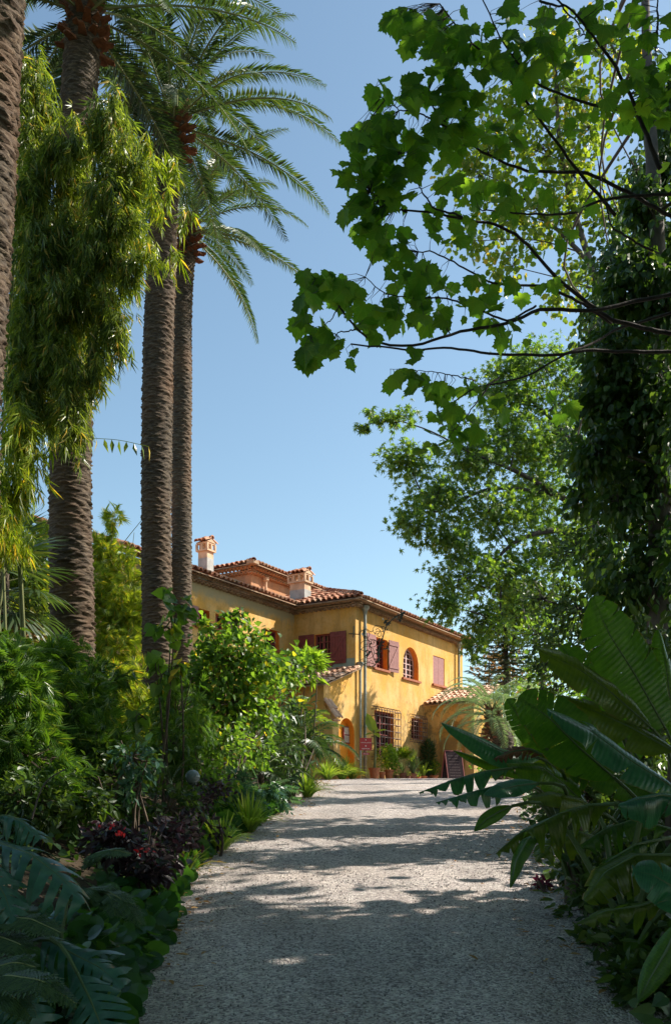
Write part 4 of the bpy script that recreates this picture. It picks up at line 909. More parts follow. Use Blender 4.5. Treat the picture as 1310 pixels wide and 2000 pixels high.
bamboo('tall bamboo with dense hanging leaves draped over the second palm trunk', bb, [[(10, 1000, 13.4), (40, 600, 13.6), (90, 150, 13.4)], [(20, 900, 13.4), (90, 450, 13.2), (190, 180, 12.8)], [(0, 900, 13.4), (30, 500, 13.4), (60, 100, 13.4)], [(25, 1000, 13.6), (60, 700, 13.4), (210, 350, 12.6)]],
       cl, 6.0, 'bamboo', .215, T=BF2, droop=1.5, upn=.2, per=12, sig=.19, vs=1.8, twig=.006, outw=.5)
bamboo('thin bamboo branches reaching across the third palm trunk', ground_at(10, 13.6), [[(30, 900, 13.8), (120, 500, 13.2), (320, 260, 12.2)], [(30, 950, 13.8), (110, 650, 13.2), (300, 520, 12.2)]],
       [(305, 290, 12.2, 30, 40), (345, 330, 12.2, 35, 35, .6), (315, 400, 12.2, 32, 60, .8), (290, 490, 12.2, 40, 45), (330, 500, 12.2, 25, 45, .6), (365, 430, 12.2, 30, 40, .4)], .8, 'bamboo_pale', .24, T=BF2, droop=1.6, upn=.2, per=7, sig=.14, vs=1.2, twig=.004, outw=.3)
bamboo('loose yellow tipped bamboo hanging low at the left edge', ground_at(10, 12), [[(-20, 1000, 12), (0, 800, 12), (60, 820, 12)]],
       [(30, 850, 12, 40, 70), (20, 950, 12, 45, 70, .7), (60, 920, 12, 30, 70, .5), (10, 1040, 12, 50, 60)], 2.6, 'bamboo_pale', .24, T=BF2, droop=1.5, upn=.2, per=8, sig=.16, vs=1.5, twig=.004, outw=.3)
# single branch with hanging leaves
P = smoothpts([at(130, 850, 12.3), at(180, 856, 12.3), at(230, 858, 12.3), at(290, 872, 12.3)], 12); mb = MB(); tube(mb, P, .004, 4)
lp = P[4:]; inst(mb, LANCE2, lp, norm(np.array([(.1, 0, -1.)])+rng.normal(size=(len(lp), 3))*.12), rdir(len(lp)), .2)
tag(mb.build('bamboo_twig', M['bamboo']), 'lone thin bamboo twig with hanging leaves between the second and third palm trunks', 'twig')
bamboo('tall yellowing bamboo thicket between the second and third palm trunks', ground_at(225, 22), [[(210, 1150, 22), (225, 990, 22)], [(180, 1150, 22), (240, 1060, 22), (290, 1000, 22)], [(250, 1150, 22), (262, 1040, 22)]],
       [(225, 1020, 22, 22, 40, .6), (205, 1075, 22, 40, 50), (245, 1130, 22, 60, 60), (200, 1170, 21.5, 60, 70), (250, 1210, 21.5, 60, 70), (220, 1270, 21, 80, 60)], 4.2, 'bamboo_pale', .24, droop=.3, upn=.4, per=14, sig=.17, twig=.006)
bamboo('yellow green bamboo thicket left of the second palm trunk', ground_at(60, 20), [[(40, 1150, 20), (30, 1000, 20)], [(80, 1150, 20), (90, 1020, 20)]],
       [(40, 1060, 20, 60, 60), (80, 1110, 20, 50, 80), (20, 1170, 20, 70, 90), (80, 1230, 19, 60, 70)], 4., 'bamboo_pale', .24, droop=.5, upn=.4, per=14, sig=.17, twig=.006)
# fan palm with hanging old leaves at the left edge
fp = ground_at(-5, 14.5); root = thing('fan_palm', 'fan palm with dry hanging leaves at the left edge above the bamboo grass', 'palm', fp); top = at(0, 1120, 14.5)-fp
mb = MB(); tube(mb, [(0, 0, -.1), tuple(top)], [.16, .14], 10); mb.build('trunk', M['stem'], root)
FM = MB(); inst(FM, FANL, [(.6, 0, 0)], (1, 0, -.05), (0, 0, 1), .75); tube(FM, [(0, 0, 0), (.62, 0, 0)], .012, 5, mi=1); fo = FM.build('fan', [M['palm'], M['rachis']]); fg = fo.data; bpy.data.objects.remove(fo)
FM = MB(); inst(FM, FANL, [(.6, 0, 0)], (1, 0, -.05), (0, 0, 1), .75); tube(FM, [(0, 0, 0), (.62, 0, 0)], .012, 5, mi=1); fo = FM.build('fan', [M['dry'], M['rachis']]); fd = fo.data; bpy.data.objects.remove(fo)
rs = random.Random(3)
for i in range(30):
    e = 1.1-i*.095; o = bpy.data.objects.new('leaf', fg if i < 19 else fd); COL.objects.link(o); o.parent = root; o.location = tuple(top+np.array((0, 0, -.02*i))); o.rotation_euler = Matrix.Rotation(i*2.4, 3, 'Z').to_4x4().to_3x3().__matmul__(Matrix.Rotation(-e, 3, 'Y')).to_euler(); s_ = rs.uniform(.85, 1.2); o.scale = (s_,)*3
# ================================================================== LEFT BORDER
BG = 'mounds of bamboo grass under the palms'
shrub('bamboo_grass', 'dark rounded mound of bamboo grass at the far left edge', 20, 1390, 9, 100, 130, BFAN, .17, 2.6, 'bambush', cat='bamboo grass', extra=[(60, 1480, 8.8, 80, 80), (-60, 1400, 9, 80, 160), (30, 1290, 10.5, 80, 60)], group=BG, droop=.5, per=14, sig=.17, upn=.5)
shrub('bamboo_grass', 'mound of bamboo grass before the foot of the second palm', 150, 1400, 10.5, 90, 110, BFAN, .18, 2.6, 'bambush', cat='bamboo grass', extra=[(180, 1340, 11.5, 70, 60), (110, 1300, 11.5, 85, 50), (90, 1560, 8.4, 90, 60, .7), (190, 1480, 10, 80, 70)], group=BG, droop=.5, per=14, sig=.17, upn=.5)
shrub('bamboo_grass', 'sunlit pale bamboo grass between the second and third palms', 250, 1370, 14.5, 80, 70, BFAN, .2, 2.8, 'bamboo_pale', cat='bamboo grass', extra=[(220, 1330, 15, 60, 40), (290, 1440, 13.5, 50, 60), (120, 1280, 17, 90, 50)], group=BG, droop=.3, per=14, sig=.17, upn=.5)
shrub('bamboo_grass', 'feathery bamboo grass in front of the third and fourth palms', 345, 1390, 13, 55, 80, BFAN, .17, 2.8, 'bambush', cat='bamboo grass', extra=[(370, 1330, 16, 45, 45), (340, 1460, 12, 60, 70), (390, 1420, 13.5, 35, 60)], group=BG, droop=.6, per=14, sig=.17, upn=.5)
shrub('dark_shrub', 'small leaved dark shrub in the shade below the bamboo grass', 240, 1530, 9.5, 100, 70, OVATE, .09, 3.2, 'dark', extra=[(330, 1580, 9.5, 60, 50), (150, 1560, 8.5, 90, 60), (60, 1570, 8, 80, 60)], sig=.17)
shrub('blue_green_shrub', 'sparse blue green shrub before the third palm', 260, 1480, 9, 45, 50, OVATE, .09, 2.2, 'bluegreen', extra=[(265, 1540, 9, 30, 40)], sig=.2)
shrub('climbing_shrub', 'heart leaved climber on the lower trunk of the third palm', 325, 1225, 11.5, 24, 45, HEART, .17, .9, 'broad', extra=[(345, 1190, 11.5, 22, 35), (315, 1320, 11.5, 35, 35, .8), (280, 1400, 11, 35, 40, .7), (345, 1300, 11.5, 30, 30, .8)], stems=5, cat='climber', sig=.25, droop=.7)
shrub('broad_leaf_shrub', 'tall sunlit shrub with heart shaped leaves on bare upright stems', 450, 1290, 16, 65, 70, HEART, .10, 5.2, 'broad', extra=[(425, 1265, 16, 38, 35, .8), (472, 1200, 16, 14, 22, .8), (400, 1235, 16, 14, 30, .7), (505, 1250, 16.2, 22, 30, .7), (460, 1215, 16, 28, 30, .7), (520, 1290, 16, 45, 50), (400, 1320, 16.5, 45, 60), (440, 1380, 16, 80, 50), (510, 1370, 16.4, 60, 60), (560, 1300, 17.5, 45, 35)], stems=16, sig=.28, droop=.5)
shrub('umbrella_shrub', 'lime green umbrella shaped shrub in front of the first floor window', 590, 1300, 20, 42, 28, LANCE2, .26, 6, 'lime', extra=[(545, 1320, 19.5, 40, 30), (610, 1295, 20, 26, 20), (500, 1330, 19, 50, 30)], stems=6, sig=.22, droop=.1, upn=.9, outw=1.3)
shrub('laurel_shrub', 'pale green bush at the foot of the fourth palm', 400, 1315, 19.5, 35, 42, OVATE, .12, 3.4, 'lime', extra=[(390, 1360, 19, 30, 50)], sig=.2)
shrub('mixed_shrub', 'dense dark shrub with yellowing leaves under the heart leaved shrub', 430, 1460, 14, 70, 60, OVATE, .11, 3.6, 'broad', extra=[(500, 1450, 15, 60, 50), (400, 1520, 12, 60, 50)], sig=.18)
shrub('dark_laurel', 'dark glossy bush hanging over the bend of the drive', 560, 1480, 17.5, 45, 60, LANCE2, .2, 3.4, 'palm_dark', extra=[(545, 1530, 16.5, 40, 30), (520, 1420, 18, 60, 60), (585, 1400, 20.5, 38, 48), (610, 1450, 20, 32, 45, .8), (600, 1500, 19, 32, 26)], sig=.2, droop=.7)
shrub('fern_bush', 'blue green ferny bush low beside the drive', 510, 1545, 14.4, 50, 40, PINN, .3, 1.6, 'bluegreen', extra=[(460, 1540, 13, 40, 40)], sig=.2, droop=.5)
shrub('purple_shrub', 'dark purple leaved shrub in deep shade with red flowers', 300, 1655, 7.5, 70, 50, OVATE, .085, 3.6, 'purple', extra=[(220, 1640, 7, 60, 45), (350, 1620, 8.5, 45, 40), (270, 1700, 7, 70, 40)], sig=.19, stems=2)
mb = MB()
for x, y in ((232, 1630), (240, 1622), (292, 1663), (272, 1660), (195, 1612), (221, 1613)): p = at(x, y, 6.6); inst(mb, OVATE2, np.repeat([p], 5, 0)+rng.normal(size=(5, 3))*.01, rdir(5), rdir(5), .035)
mb.build('flower', M['red'], bpy.data.objects['purple_shrub'])
bpy.data.objects['flower'].matrix_parent_inverse = Matrix.Translation(bpy.data.objects['purple_shrub'].location).inverted()
shrub('mauve_shrub', 'fine twiggy purplish bush behind the ivy edging', 400, 1600, 10, 45, 45, OVATE, .08, 2.8, 'purple', extra=[(420, 1560, 11, 40, 40)], sig=.2, stems=1)
strapclump(485, 1640, 12.2, 160, .62, .012, 'grassy', 'bright tuft of narrow grass at the drive edge', 'grass_tuft', cat='grass')
strapclump(350, 1700, 8.6, 60, .5, .010, 'bamboo', 'thin dark grass tuft behind the ivy edging', 'grass_tuft', cat='grass')
strapclump(430, 1640, 10.6, 80, .5, .012, 'grassy', 'small grassy plant beside the purplish bush', 'grass_tuft', cat='grass')
strapclump(600, 1560, 17.5, 120, .6, .014, 'grassy', 'yellow green strap leaves where the border meets the sunlit drive', 'strap_leaf_clump')
# round leaved edging along the drive and low cover over the bank
def cover(name, label, n, yr, off, hmax, T, size, mat, droop=.1, pw=1., side=-1, face=(.5, -.5, .5)):
    y = yr[0]+(yr[1]-yr[0])*rng.random(n)**pw; o = off[0]+(off[1]-off[0])*rng.random(n); x = (ledge(y)-o) if side < 0 else (redge(y)+o)
    z = gz(x, y)+.02+hmax*rng.random(n)*np.clip((o-off[0])/.3+.35, .3, 1); d = rdir(n)*.6+np.array((-side*.8, -.4, .1-droop)); nr = rdir(n)*.4+np.array(face)*np.array((-side, 1, 1)); mb_ = MB()
    inst(mb_, T, np.stack([x, y, z], 1), norm(d), norm(nr), size*rng.uniform(.6, 1.3, n)); return tag(mb_.build(name, M[mat]), label, 'ground cover', kind='stuff')
cover('round_leaf_edging', 'round leaved green ground cover spilling over the left edge of the drive', 1500, (4.2, 15), (-.02, .55), .32, ROUND, .12, 'roundleaf', pw=1.2)
cover('ivy_ground_cover', 'ivy covering the shaded bank left of the drive', 9000, (3, 27), (.3, 5.5), .35, HEART, .09, 'ivy')
cover('ivy_understory', 'low dark ivy under the banana leaves right of the drive', 7000, (3, 26), (-.05, 5), .45, HEART, .09, 'ivy', side=1)
# glass globe lamp
p = at(376, 1518, 10.6); gl = thing('garden_globe', 'pale glass globe lamp on a dark post among the shrubs', 'garden lamp', (p[0], p[1], float(gz(p[0], p[1]))))
mb = MB(); th = np.linspace(0, math.pi, 12); ph = np.linspace(0, 2*math.pi, 21); hz = p[2]-float(gz(p[0], p[1]))
G = np.stack([np.sin(th)[:, None]*np.cos(ph)[None]*.085, np.sin(th)[:, None]*np.sin(ph)[None]*.085, hz+np.cos(th)[:, None]*.085+0*ph[None]], -1); grid(mb, G); mb.build('globe', plain('milky_globe', (.16, .20, .21), .12), gl, smooth=True)
mb = MB(); tube(mb, [(0, 0, -.1), (0, 0, hz-.1), (0, 0, hz-.09), (0, 0, hz-.07)], [.02, .02, .05, .05], 8); mb.build('post', M['dark_iron'], gl)
print('left ok')
# ================================================================== RIGHT SIDE TREES
def W(*q): return [at(*p) for p in q]
# lacy tree beyond the drive
g_ = ground_at(1180, 30)
tree('lacy_tree', 'wide airy tree with small lobed leaves spreading over the right end of the villa', 'tree', [g_]+W((1185, 1350, 30), (1170, 1150, 30), (1150, 1000, 30), (1130, 850, 30)), [.28, .24, .2, .16, .10],
     [(775, 825, 28, 50, 26, .7), (702, 838, 28, 20, 13, .9), (740, 812, 28, 28, 16, .7), (800, 905, 28, 60, 40), (855, 965, 28.5, 85, 45), (810, 1020, 28, 48, 45), (920, 890, 29, 90, 50), (1000, 850, 29.5, 90, 60), (960, 1000, 29, 90, 60), (885, 1060, 28.5, 60, 45), (905, 1130, 28.5, 75, 50), (870, 1185, 28, 45, 32), (945, 1215, 29, 65, 40), (1000, 1120, 29.5, 80, 65),
      (1060, 950, 30, 80, 80), (1090, 1060, 30, 75, 80), (980, 735, 30, 50, 40), (1060, 715, 30.5, 85, 50), (1130, 760, 31, 60, 70), (1000, 780, 30, 90, 45), (928, 1265, 28.5, 28, 28), (1010, 1200, 30.5, 60, 60), (1080, 850, 30.5, 70, 60), (1070, 1180, 31, 70, 60)],
     PALMATE, .17, 5.6, 'lacy', 'bark_dark', limbs=[(W((1150, 1000, 30), (1085, 965, 29.5), (1010, 920, 29), (920, 885, 28.5)), .13, .03), (W((1085, 965, 29.5), (960, 950, 29), (880, 985, 28.5), (830, 1010, 28.2)), .09, .02), (W((1165, 1100, 30), (1100, 1030, 29.6), (1010, 1050, 29), (965, 1090, 29), (955, 1150, 29)), .13, .03),
      (W((965, 1090, 29), (978, 1150, 29), (975, 1230, 29)), .05, .02), (W((1150, 900, 30), (1060, 800, 30), (980, 740, 30)), .1, .02), (W((920, 885, 28.5), (840, 840, 28), (760, 815, 28), (700, 835, 28)), .03, .01)],
     droop=.35, upn=.6, per=18, sig=.24, twig=.007, wr=.035)
# yellowing poplar
tree('poplar', 'tall poplar with small yellow green leaves behind the plane tree branches', 'tree', [ground_at(1250, 24)]+W((1240, 900, 24), (1160, 520, 24), (1120, 430, 24), (1085, 250, 24), (1085, 60, 24)), [.22, .2, .14, .1, .07, .03],
     [(1100, 170, 24, 60, 55), (1010, 200, 24, 50, 45), (955, 250, 24, 60, 60), (1060, 290, 24, 80, 60), (1150, 250, 24, 60, 60), (940, 345, 24, 60, 50), (880, 320, 24, 40, 35, .7), (1000, 420, 24, 75, 65), (1090, 430, 24, 60, 55), (1000, 520, 24, 60, 40), (925, 470, 24, 45, 40, .6), (1110, 560, 24, 55, 60), (1200, 100, 24, 60, 60), (1200, 420, 24, 50, 60), (1120, 340, 24, 70, 70), (1060, 90, 24, 60, 60, .7), (1160, 640, 24, 40, 30)],
     ROUND, .135, 3.0, 'poplar', 'bark', limbs=[(W((1160, 520, 24), (1080, 440, 24), (1040, 400, 24)), .08, .02)], droop=.6, upn=.2, per=12, sig=.26, twig=.005, wr=.02)
# ivy clad tree on the right; off-frame clumps added to shade the left border
tree('ivy_clad_tree', 'tall tree at the right edge wrapped in dark ivy', 'tree', [ground_at(1300, 13.5)]+W((1295, 1200, 13.5), (1290, 700, 13.5), (1280, 400, 13.5), (1268, 240, 13.5), (1262, 100, 13.5), (1258, -80, 13.5)), [.3, .25, .2, .15, .12, .08, .05],
     [(1265, 410, 13.5, 45, 70), (1225, 540, 13.3, 60, 80), (1290, 620, 13.5, 60, 110), (1190, 690, 13.2, 50, 60), (1245, 790, 13.5, 85, 90), (1165, 880, 13.2, 50, 60), (1280, 930, 13.7, 70, 100), (1205, 980, 13.4, 60, 60, .6), (1300, 1100, 13.5, 70, 100), (1235, 1130, 13.5, 75, 80, .8), (1300, 330, 13.8, 40, 70), (1180, 780, 13.6, 60, 50), (1320, 200, 13.8, 60, 90), (1370, 500, 12.5, 70, 150, .6), (1380, 800, 12, 80, 150, .7), (1380, 1080, 11.5, 80, 140, .7), (1420, 300, 12.5, 80, 130, .6), (1480, 620, 12, 80, 160, .6), (1490, 950, 11.5, 80, 150, .6), (1160, 790, 20, 45, 60), (1150, 960, 14.4, 50, 70, .7), (1290, 480, 14, 50, 90), (1230, 900, 14.6, 80, 100), (1280, 1180, 14.5, 60, 100, .8), (1240, 660, 14.5, 70, 90), (1300, 780, 13, 50, 90), (1215, 430, 20, 40, 50, .6), (1150, 650, 20, 40, 45, .7), (1180, 1080, 14.6, 50, 70, .7), (1240, 330, 20, 45, 60, .7), (1195, 520, 20, 55, 80), (1290, 200, 20, 45, 80, .5), (1165, 610, 20, 40, 50, .8), (1160, 710, 20, 50, 60), (1120, 880, 20, 40, 60, .7)],
     OVATE2, .135, 5.0, 'ivy', 'bark', droop=.9, upn=.5, per=16, sig=.2, twig=.006)
# dark evergreen masses behind the banana plants
tree('holm_oak', 'dense dark evergreen behind the tall banana leaf', 'tree', [ground_at(1200, 18)]+W((1195, 1350, 18), (1180, 1150, 18), (1160, 1000, 18)), [.22, .2, .14, .05],
     [(1130, 1080, 18, 60, 70, .7), (1060, 1170, 18.5, 50, 60, .8), (1130, 1190, 18, 75, 75), (1100, 1290, 18, 85, 60), (1190, 1290, 17.5, 80, 80), (1260, 1240, 17, 80, 100), (1180, 1060, 18, 60, 70, .8), (1240, 1010, 18, 60, 60, .6)], OVATE, .13, 4.2, 'dark', 'bark_dark', droop=.3, upn=.6, per=16, sig=.2)
tree('bright_shrub_tree', 'small tree with sunlit tips between the conifer and the tall banana leaf', 'tree', [ground_at(1060, 20)]+W((1060, 1400, 20), (1060, 1280, 20)), [.1, .08, .04],
     [(1050, 1240, 20, 45, 40), (1090, 1230, 20, 40, 40), (1040, 1300, 20, 40, 30, .8), (1080, 1350, 19, 60, 50), (1110, 1410, 18, 70, 60), (1020, 1180, 21, 30, 35, .7)], OVATE, .12, 4.2, 'lacy', 'bark_dark', droop=.2, upn=.7, per=14, sig=.2)
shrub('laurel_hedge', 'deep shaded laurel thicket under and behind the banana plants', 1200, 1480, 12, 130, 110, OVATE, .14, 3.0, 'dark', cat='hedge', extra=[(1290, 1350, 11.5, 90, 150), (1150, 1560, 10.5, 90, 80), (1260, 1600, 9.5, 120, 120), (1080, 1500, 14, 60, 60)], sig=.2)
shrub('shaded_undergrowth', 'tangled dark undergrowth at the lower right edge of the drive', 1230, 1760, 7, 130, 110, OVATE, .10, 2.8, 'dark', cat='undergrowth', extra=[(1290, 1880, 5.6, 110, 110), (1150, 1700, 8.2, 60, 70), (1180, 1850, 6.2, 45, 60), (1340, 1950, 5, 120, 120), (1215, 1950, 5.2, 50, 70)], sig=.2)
shrub('maroon_shrub', 'small maroon leaved plant under the drooping banana leaves', 1062, 1738, 8.2, 22, 22, OVATE, .08, 3.2, 'maroon', sig=.25)
# layered conifer
cb = ground_at(992, 32); root = thing('conifer', 'layered dark conifer with flat tiers above the feather palm', 'conifer', cb); wd = MB(); mb = MB(); top = at(985, 1120, 32)-cb
tube(wd, [(0, 0, 0), tuple(top)], [.16, .03], 8)
for i in range(17):
    z = at(0, 1330-12*i, 32)[2]-cb[2]; L = 1.5-.07*i
    for k in range(7):
        a = k*.9+i*.5; d = np.array((math.cos(a), math.sin(a), 0)); t = np.linspace(0, 1, 9)[:, None]; P = d*t*L+np.array((0, 0, 1))*(z-.25*t*L+.35*L*t**2.2); tube(wd, P, np.linspace(.02, .006, 9), 4, cap=False)
        n_ = 60; q = rng.random(n_); p = np.stack([np.interp(q, t[:, 0], P[:, j]) for j in range(3)], 1); inst(mb, LANCE, p, norm(d+rng.normal(size=(n_, 3))*(.8, .8, .15)), (0, 0, 1), rng.uniform(.15, .32, n_))
wd.build('trunk', M['bark_dark'], root); mb.build('crown', M['conifer'], root)
# background beyond the villa
tree('background_tree', 'hazy brownish tree seen between the villa and the conifer', 'tree', [ground_at(950, 44)]+W((950, 1450, 44), (955, 1320, 44)), [.2, .15, .05], [(955, 1270, 44, 30, 30, .8), (945, 1320, 44, 35, 30), (985, 1300, 44, 40, 50), (1010, 1370, 44, 50, 50), (940, 1400, 44, 40, 40)], OVATE, .3, 2.2, 'dry', 'bark', sig=.25)
tree('background_tree', 'mid green trees closing the view behind the feather palm', 'tree', [ground_at(1010, 40)]+W((1010, 1450, 40), (1000, 1380, 40)), [.2, .15, .05], [(985, 1360, 40, 40, 40), (1040, 1350, 40, 50, 60), (1080, 1420, 38, 60, 60), (990, 1440, 38, 50, 40), (1020, 1480, 36, 60, 30), (1120, 1460, 36, 80, 60)], OVATE, .26, 3., 'lacy', 'bark', sig=.2)
shrub('flowering_bush', 'bush with salmon orange flowers beyond the feather palm', 1040, 1372, 30, 30, 14, OVATE2, .14, 5, 'orangef', extra=[(1030, 1368, 30, 12, 12), (1054, 1374, 30, 12, 8)], stems=4, sig=.2)
shrub('garden_shrub', 'low dark shrub at the foot of the feather palm', 1010, 1500, 26, 60, 30, OVATE, .14, 3.4, 'broad', extra=[(950, 1510, 28, 40, 22), (1060, 1490, 24, 60, 40), (930, 1480, 30, 18, 22)], sig=.2)
gw_ = thing('garden_wall', 'low ochre garden wall beyond the feather palm', 'wall', at(925, 1530, 40)*np.array((1, 1, 0))+np.array((0, 0, prof(40))), .25)
mb = MB(); box(mb, (0, -.2, -.3), (5, .2, 2.6)); mb.build('wall_face', M['wall'], gw_); mb = MB(); box(mb, (-.06, -.28, 2.602), (5.06, .28, 2.7)); mb.build('coping', M['tile_pale'], gw_)
# unseen trees: right ones throw the shade, left ones added to block skylight
for lab, x, y, h in (('big shade tree right of the drive, nearest the viewer', 5.8, -1.8, 9.5), ('second shade tree right of the drive beside the low banana plant', 6.2, 2.8, 10.), ('third shade tree beside the tall banana plant, outside the right edge', 7.2, 7.2, 10.5), ('unseen tree behind the viewer left of the drive, added to deepen the shade', -3.2, -3.6, 9.5), ('unseen tree outside the left edge beside the monstera, added to deepen the shade', -7.2, .6, 8.5)):
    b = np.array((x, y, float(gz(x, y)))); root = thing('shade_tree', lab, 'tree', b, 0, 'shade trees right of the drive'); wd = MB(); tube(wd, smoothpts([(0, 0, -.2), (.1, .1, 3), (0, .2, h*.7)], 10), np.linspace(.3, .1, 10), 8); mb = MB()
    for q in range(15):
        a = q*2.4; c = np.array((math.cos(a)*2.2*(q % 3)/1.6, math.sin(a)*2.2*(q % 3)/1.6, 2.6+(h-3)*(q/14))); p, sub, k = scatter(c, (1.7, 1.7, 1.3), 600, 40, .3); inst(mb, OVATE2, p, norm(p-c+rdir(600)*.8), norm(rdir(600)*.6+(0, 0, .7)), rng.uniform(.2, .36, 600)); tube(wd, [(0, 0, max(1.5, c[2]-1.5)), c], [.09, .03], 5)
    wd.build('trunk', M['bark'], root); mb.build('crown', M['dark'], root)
# ================================================================== PLANE TREE BRANCHES (big leaves, close)
pb = np.array((4.9, 8.2, float(gz(4.9, 8.2)))); root = thing('plane_tree', 'plane tree whose large lobed leaves and bare purple brown branches fill the top right', 'tree', pb)
BR = [
 ([(1310, 655), (1195, 630), (1150, 595), (1098, 550), (1052, 498), (1018, 458), (961, 429), (903, 424), (846, 412), (795, 412)], 8.3, 7.2, .035),
 ([(1310, 375), (1184, 384), (1121, 412), (1064, 415), (1006, 409), (949, 406)], 8.0, 7.4, .025),
 ([(1310, 420), (1230, 378), (1132, 338), (1058, 338), (984, 318), (926, 292), (881, 252), (852, 229), (829, 189)], 8.2, 7.0, .03),
 ([(1200, 420), (1132, 338), (1064, 252), (1006, 172), (961, 120), (909, 74), (852, 11)], 8.0, 6.8, .025),
 ([(1310, 250), (1235, 215), (1161, 203), (1092, 177), (1047, 155), (1006, 103), (972, 52), (943, -10)], 7.8, 6.8, .025),
 ([(1290, 330), (1218, 155), (1172, 86), (1132, 23), (1075, -20)], 7.6, 7.0, .03),
 ([(1310, 687), (1156, 682), (1082, 692), (982, 694), (918, 687), (868, 674), (809, 677), (749, 672), (685, 669)], 8.4, 6.9, .028),
 ([(1320, 610), (1201, 640), (1156, 669), (1107, 684), (1047, 719), (987, 734), (928, 744), (878, 779)], 8.6, 7.4, .025),
 ([(975, 737), (958, 749), (928, 788), (903, 818), (880, 850)], 7.6, 7.2, .012),
 ([(1310, 570), (1230, 587), (1161, 607), (1047, 598), (995, 627), (938, 635), (881, 647), (812, 673), (732, 667), (697, 641), (663, 595), (634, 555), (620, 545)], 8.2, 6.6, .032),
 ([(1195, 630), (1155, 604), (1064, 550), (1006, 555), (949, 547), (915, 527), (875, 507), (835, 489), (812, 495)], 8.3, 7.2, .022),
 ([(1047, 598), (995, 627), (926, 600), (869, 578), (823, 578), (760, 567), (720, 532)], 7.9, 7.0, .016),
 ([(1275, 490), (1190, 446), (1167, 355), (1155, 298)], 7.9, 7.8, .016),
 ([(903, 424), (846, 412), (818, 372), (800, 338), (770, 300)], 7.3, 7.0, .014), ([(795, 412), (760, 400), (730, 370)], 7.2, 7.0, .012), ([(881, 252), (820, 232), (780, 228), (750, 205), (735, 185)], 7.1, 6.9, .012),
 ([(1052, 0), (1098, 20), (1130, 60), (1170, 120)], 7.4, 7.6, .015), ([(1280, 90), (1277, 40), (1283, -20)], 7.5, 7.5, .02), ([(928, 744), (880, 735), (830, 728), (770, 722)], 7.5, 7.2, .008), ([(663, 595), (640, 620), (600, 660)], 6.8, 6.7, .008), ([(697, 641), (660, 650), (620, 640)], 6.8, 6.7, .008)]
wd = MB(); tk = smoothpts([(0, 0, -.2), (.05, .05, 2.2), (0, 0, 5), (-.1, .1, 8.5)], 14); tube(wd, tk, np.linspace(.2, .09, 14), 10)
bp_ = []
for pts, z0, z1, r in BR:
    Z_ = np.linspace(z0, z1, len(pts)); P = smoothpts([at(x, y, z) for (x, y), z in zip(pts, Z_)], 40)-pb
    if pts[0][0] >= 1300:   # carry the limb on to the trunk outside the frame
        e = np.array((-.02, .02, min(8, max(1.5, P[0, 2]-.8)))); P = np.vstack([smoothpts([e, P[0]*.6+e*.4+(0, 0, .1), P[0]], 8)[:-1], P])
    P = P+np.cumsum(rng.normal(size=P.shape)*.004, axis=0); tube(wd, P, np.linspace(r*.66, r*.2, len(P)), 6); bp_.append(P)
allb = np.vstack(bp_)
LC = [(775, 20, 28, 18, 8), (830, 45, 40, 40, 22), (880, 60, 40, 50, 20), (870, 110, 35, 30, 10), (900, 170, 40, 40, 14), (740, 175, 20, 20, 6), (790, 180, 25, 18, 7), (825, 160, 18, 20, 5), (670, 270, 16, 14, 2), (735, 235, 35, 25, 12), (780, 270, 50, 40, 20), (740, 300, 45, 40, 20), (700, 340, 35, 35, 14),
      (745, 370, 45, 45, 22), (700, 400, 30, 40, 14), (780, 350, 30, 50, 14), (720, 440, 30, 30, 8), (760, 460, 35, 35, 10), (790, 480, 22, 40, 8), (860, 250, 40, 40, 14), (900, 220, 40, 50, 16), (880, 200, 40, 30, 10), (960, 90, 60, 50, 22), (1040, 50, 60, 45, 18), (1000, 130, 50, 40, 14), (1110, 60, 60, 50, 18),
      (1200, 40, 70, 60, 24), (1270, 90, 50, 70, 20), (1240, 190, 60, 50, 22), (1290, 180, 40, 60, 14), (1180, 200, 40, 40, 9), (950, 270, 60, 40, 14), (1010, 230, 50, 40, 8), (1080, 120, 50, 40, 12), (1110, 230, 40, 30, 6), (870, 330, 40, 40, 4), (950, 330, 50, 40, 5), (1030, 350, 50, 40, 6), (910, 370, 45, 35, 8), (880, 440, 40, 30, 9), (950, 400, 50, 30, 6),
      (850, 420, 24, 20, 4), (1020, 390, 50, 40, 6), (1120, 370, 50, 40, 5), (620, 545, 30, 18, 9), (655, 560, 35, 25, 12), (690, 570, 25, 25, 8), (600, 585, 20, 25, 6), (590, 620, 14, 18, 4), (620, 650, 30, 25, 9), (595, 685, 20, 16, 4), (650, 680, 25, 18, 5), (690, 690, 16, 14, 2), (720, 620, 40, 30, 13),
      (800, 530, 45, 25, 12), (830, 560, 40, 30, 13), (780, 600, 50, 30, 14), (850, 610, 50, 30, 12), (900, 570, 45, 35, 10), (930, 620, 50, 35, 10), (1000, 640, 40, 25, 6), (960, 580, 30, 30, 5), (1040, 560, 40, 30, 4), (800, 690, 20, 12, 2), (1070, 480, 50, 40, 4),
      (790, 735, 30, 18, 8), (840, 750, 35, 22, 10), (890, 760, 25, 25, 7), (870, 800, 30, 25, 9), (905, 820, 30, 20, 7), (870, 845, 28, 16, 6), (840, 865, 20, 12, 3), (930, 760, 25, 20, 5), (980, 780, 40, 20, 4), (1090, 790, 30, 25, 5)]
mb = MB(); 
MPS = []
for cu_, fo_, tw_ in ((.10, .07, 0.), (.30, .16, .15), (-.12, .10, -.2), (.45, .05, .1)):
    v_ = MAPLE[0].copy(); v_[:, 2] += np.abs(v_[:, 0])*(fo_-.07)-cu_*v_[:, 1]**2+tw_*v_[:, 0]*v_[:, 1]; MPS.append((v_, MAPLE[1]))
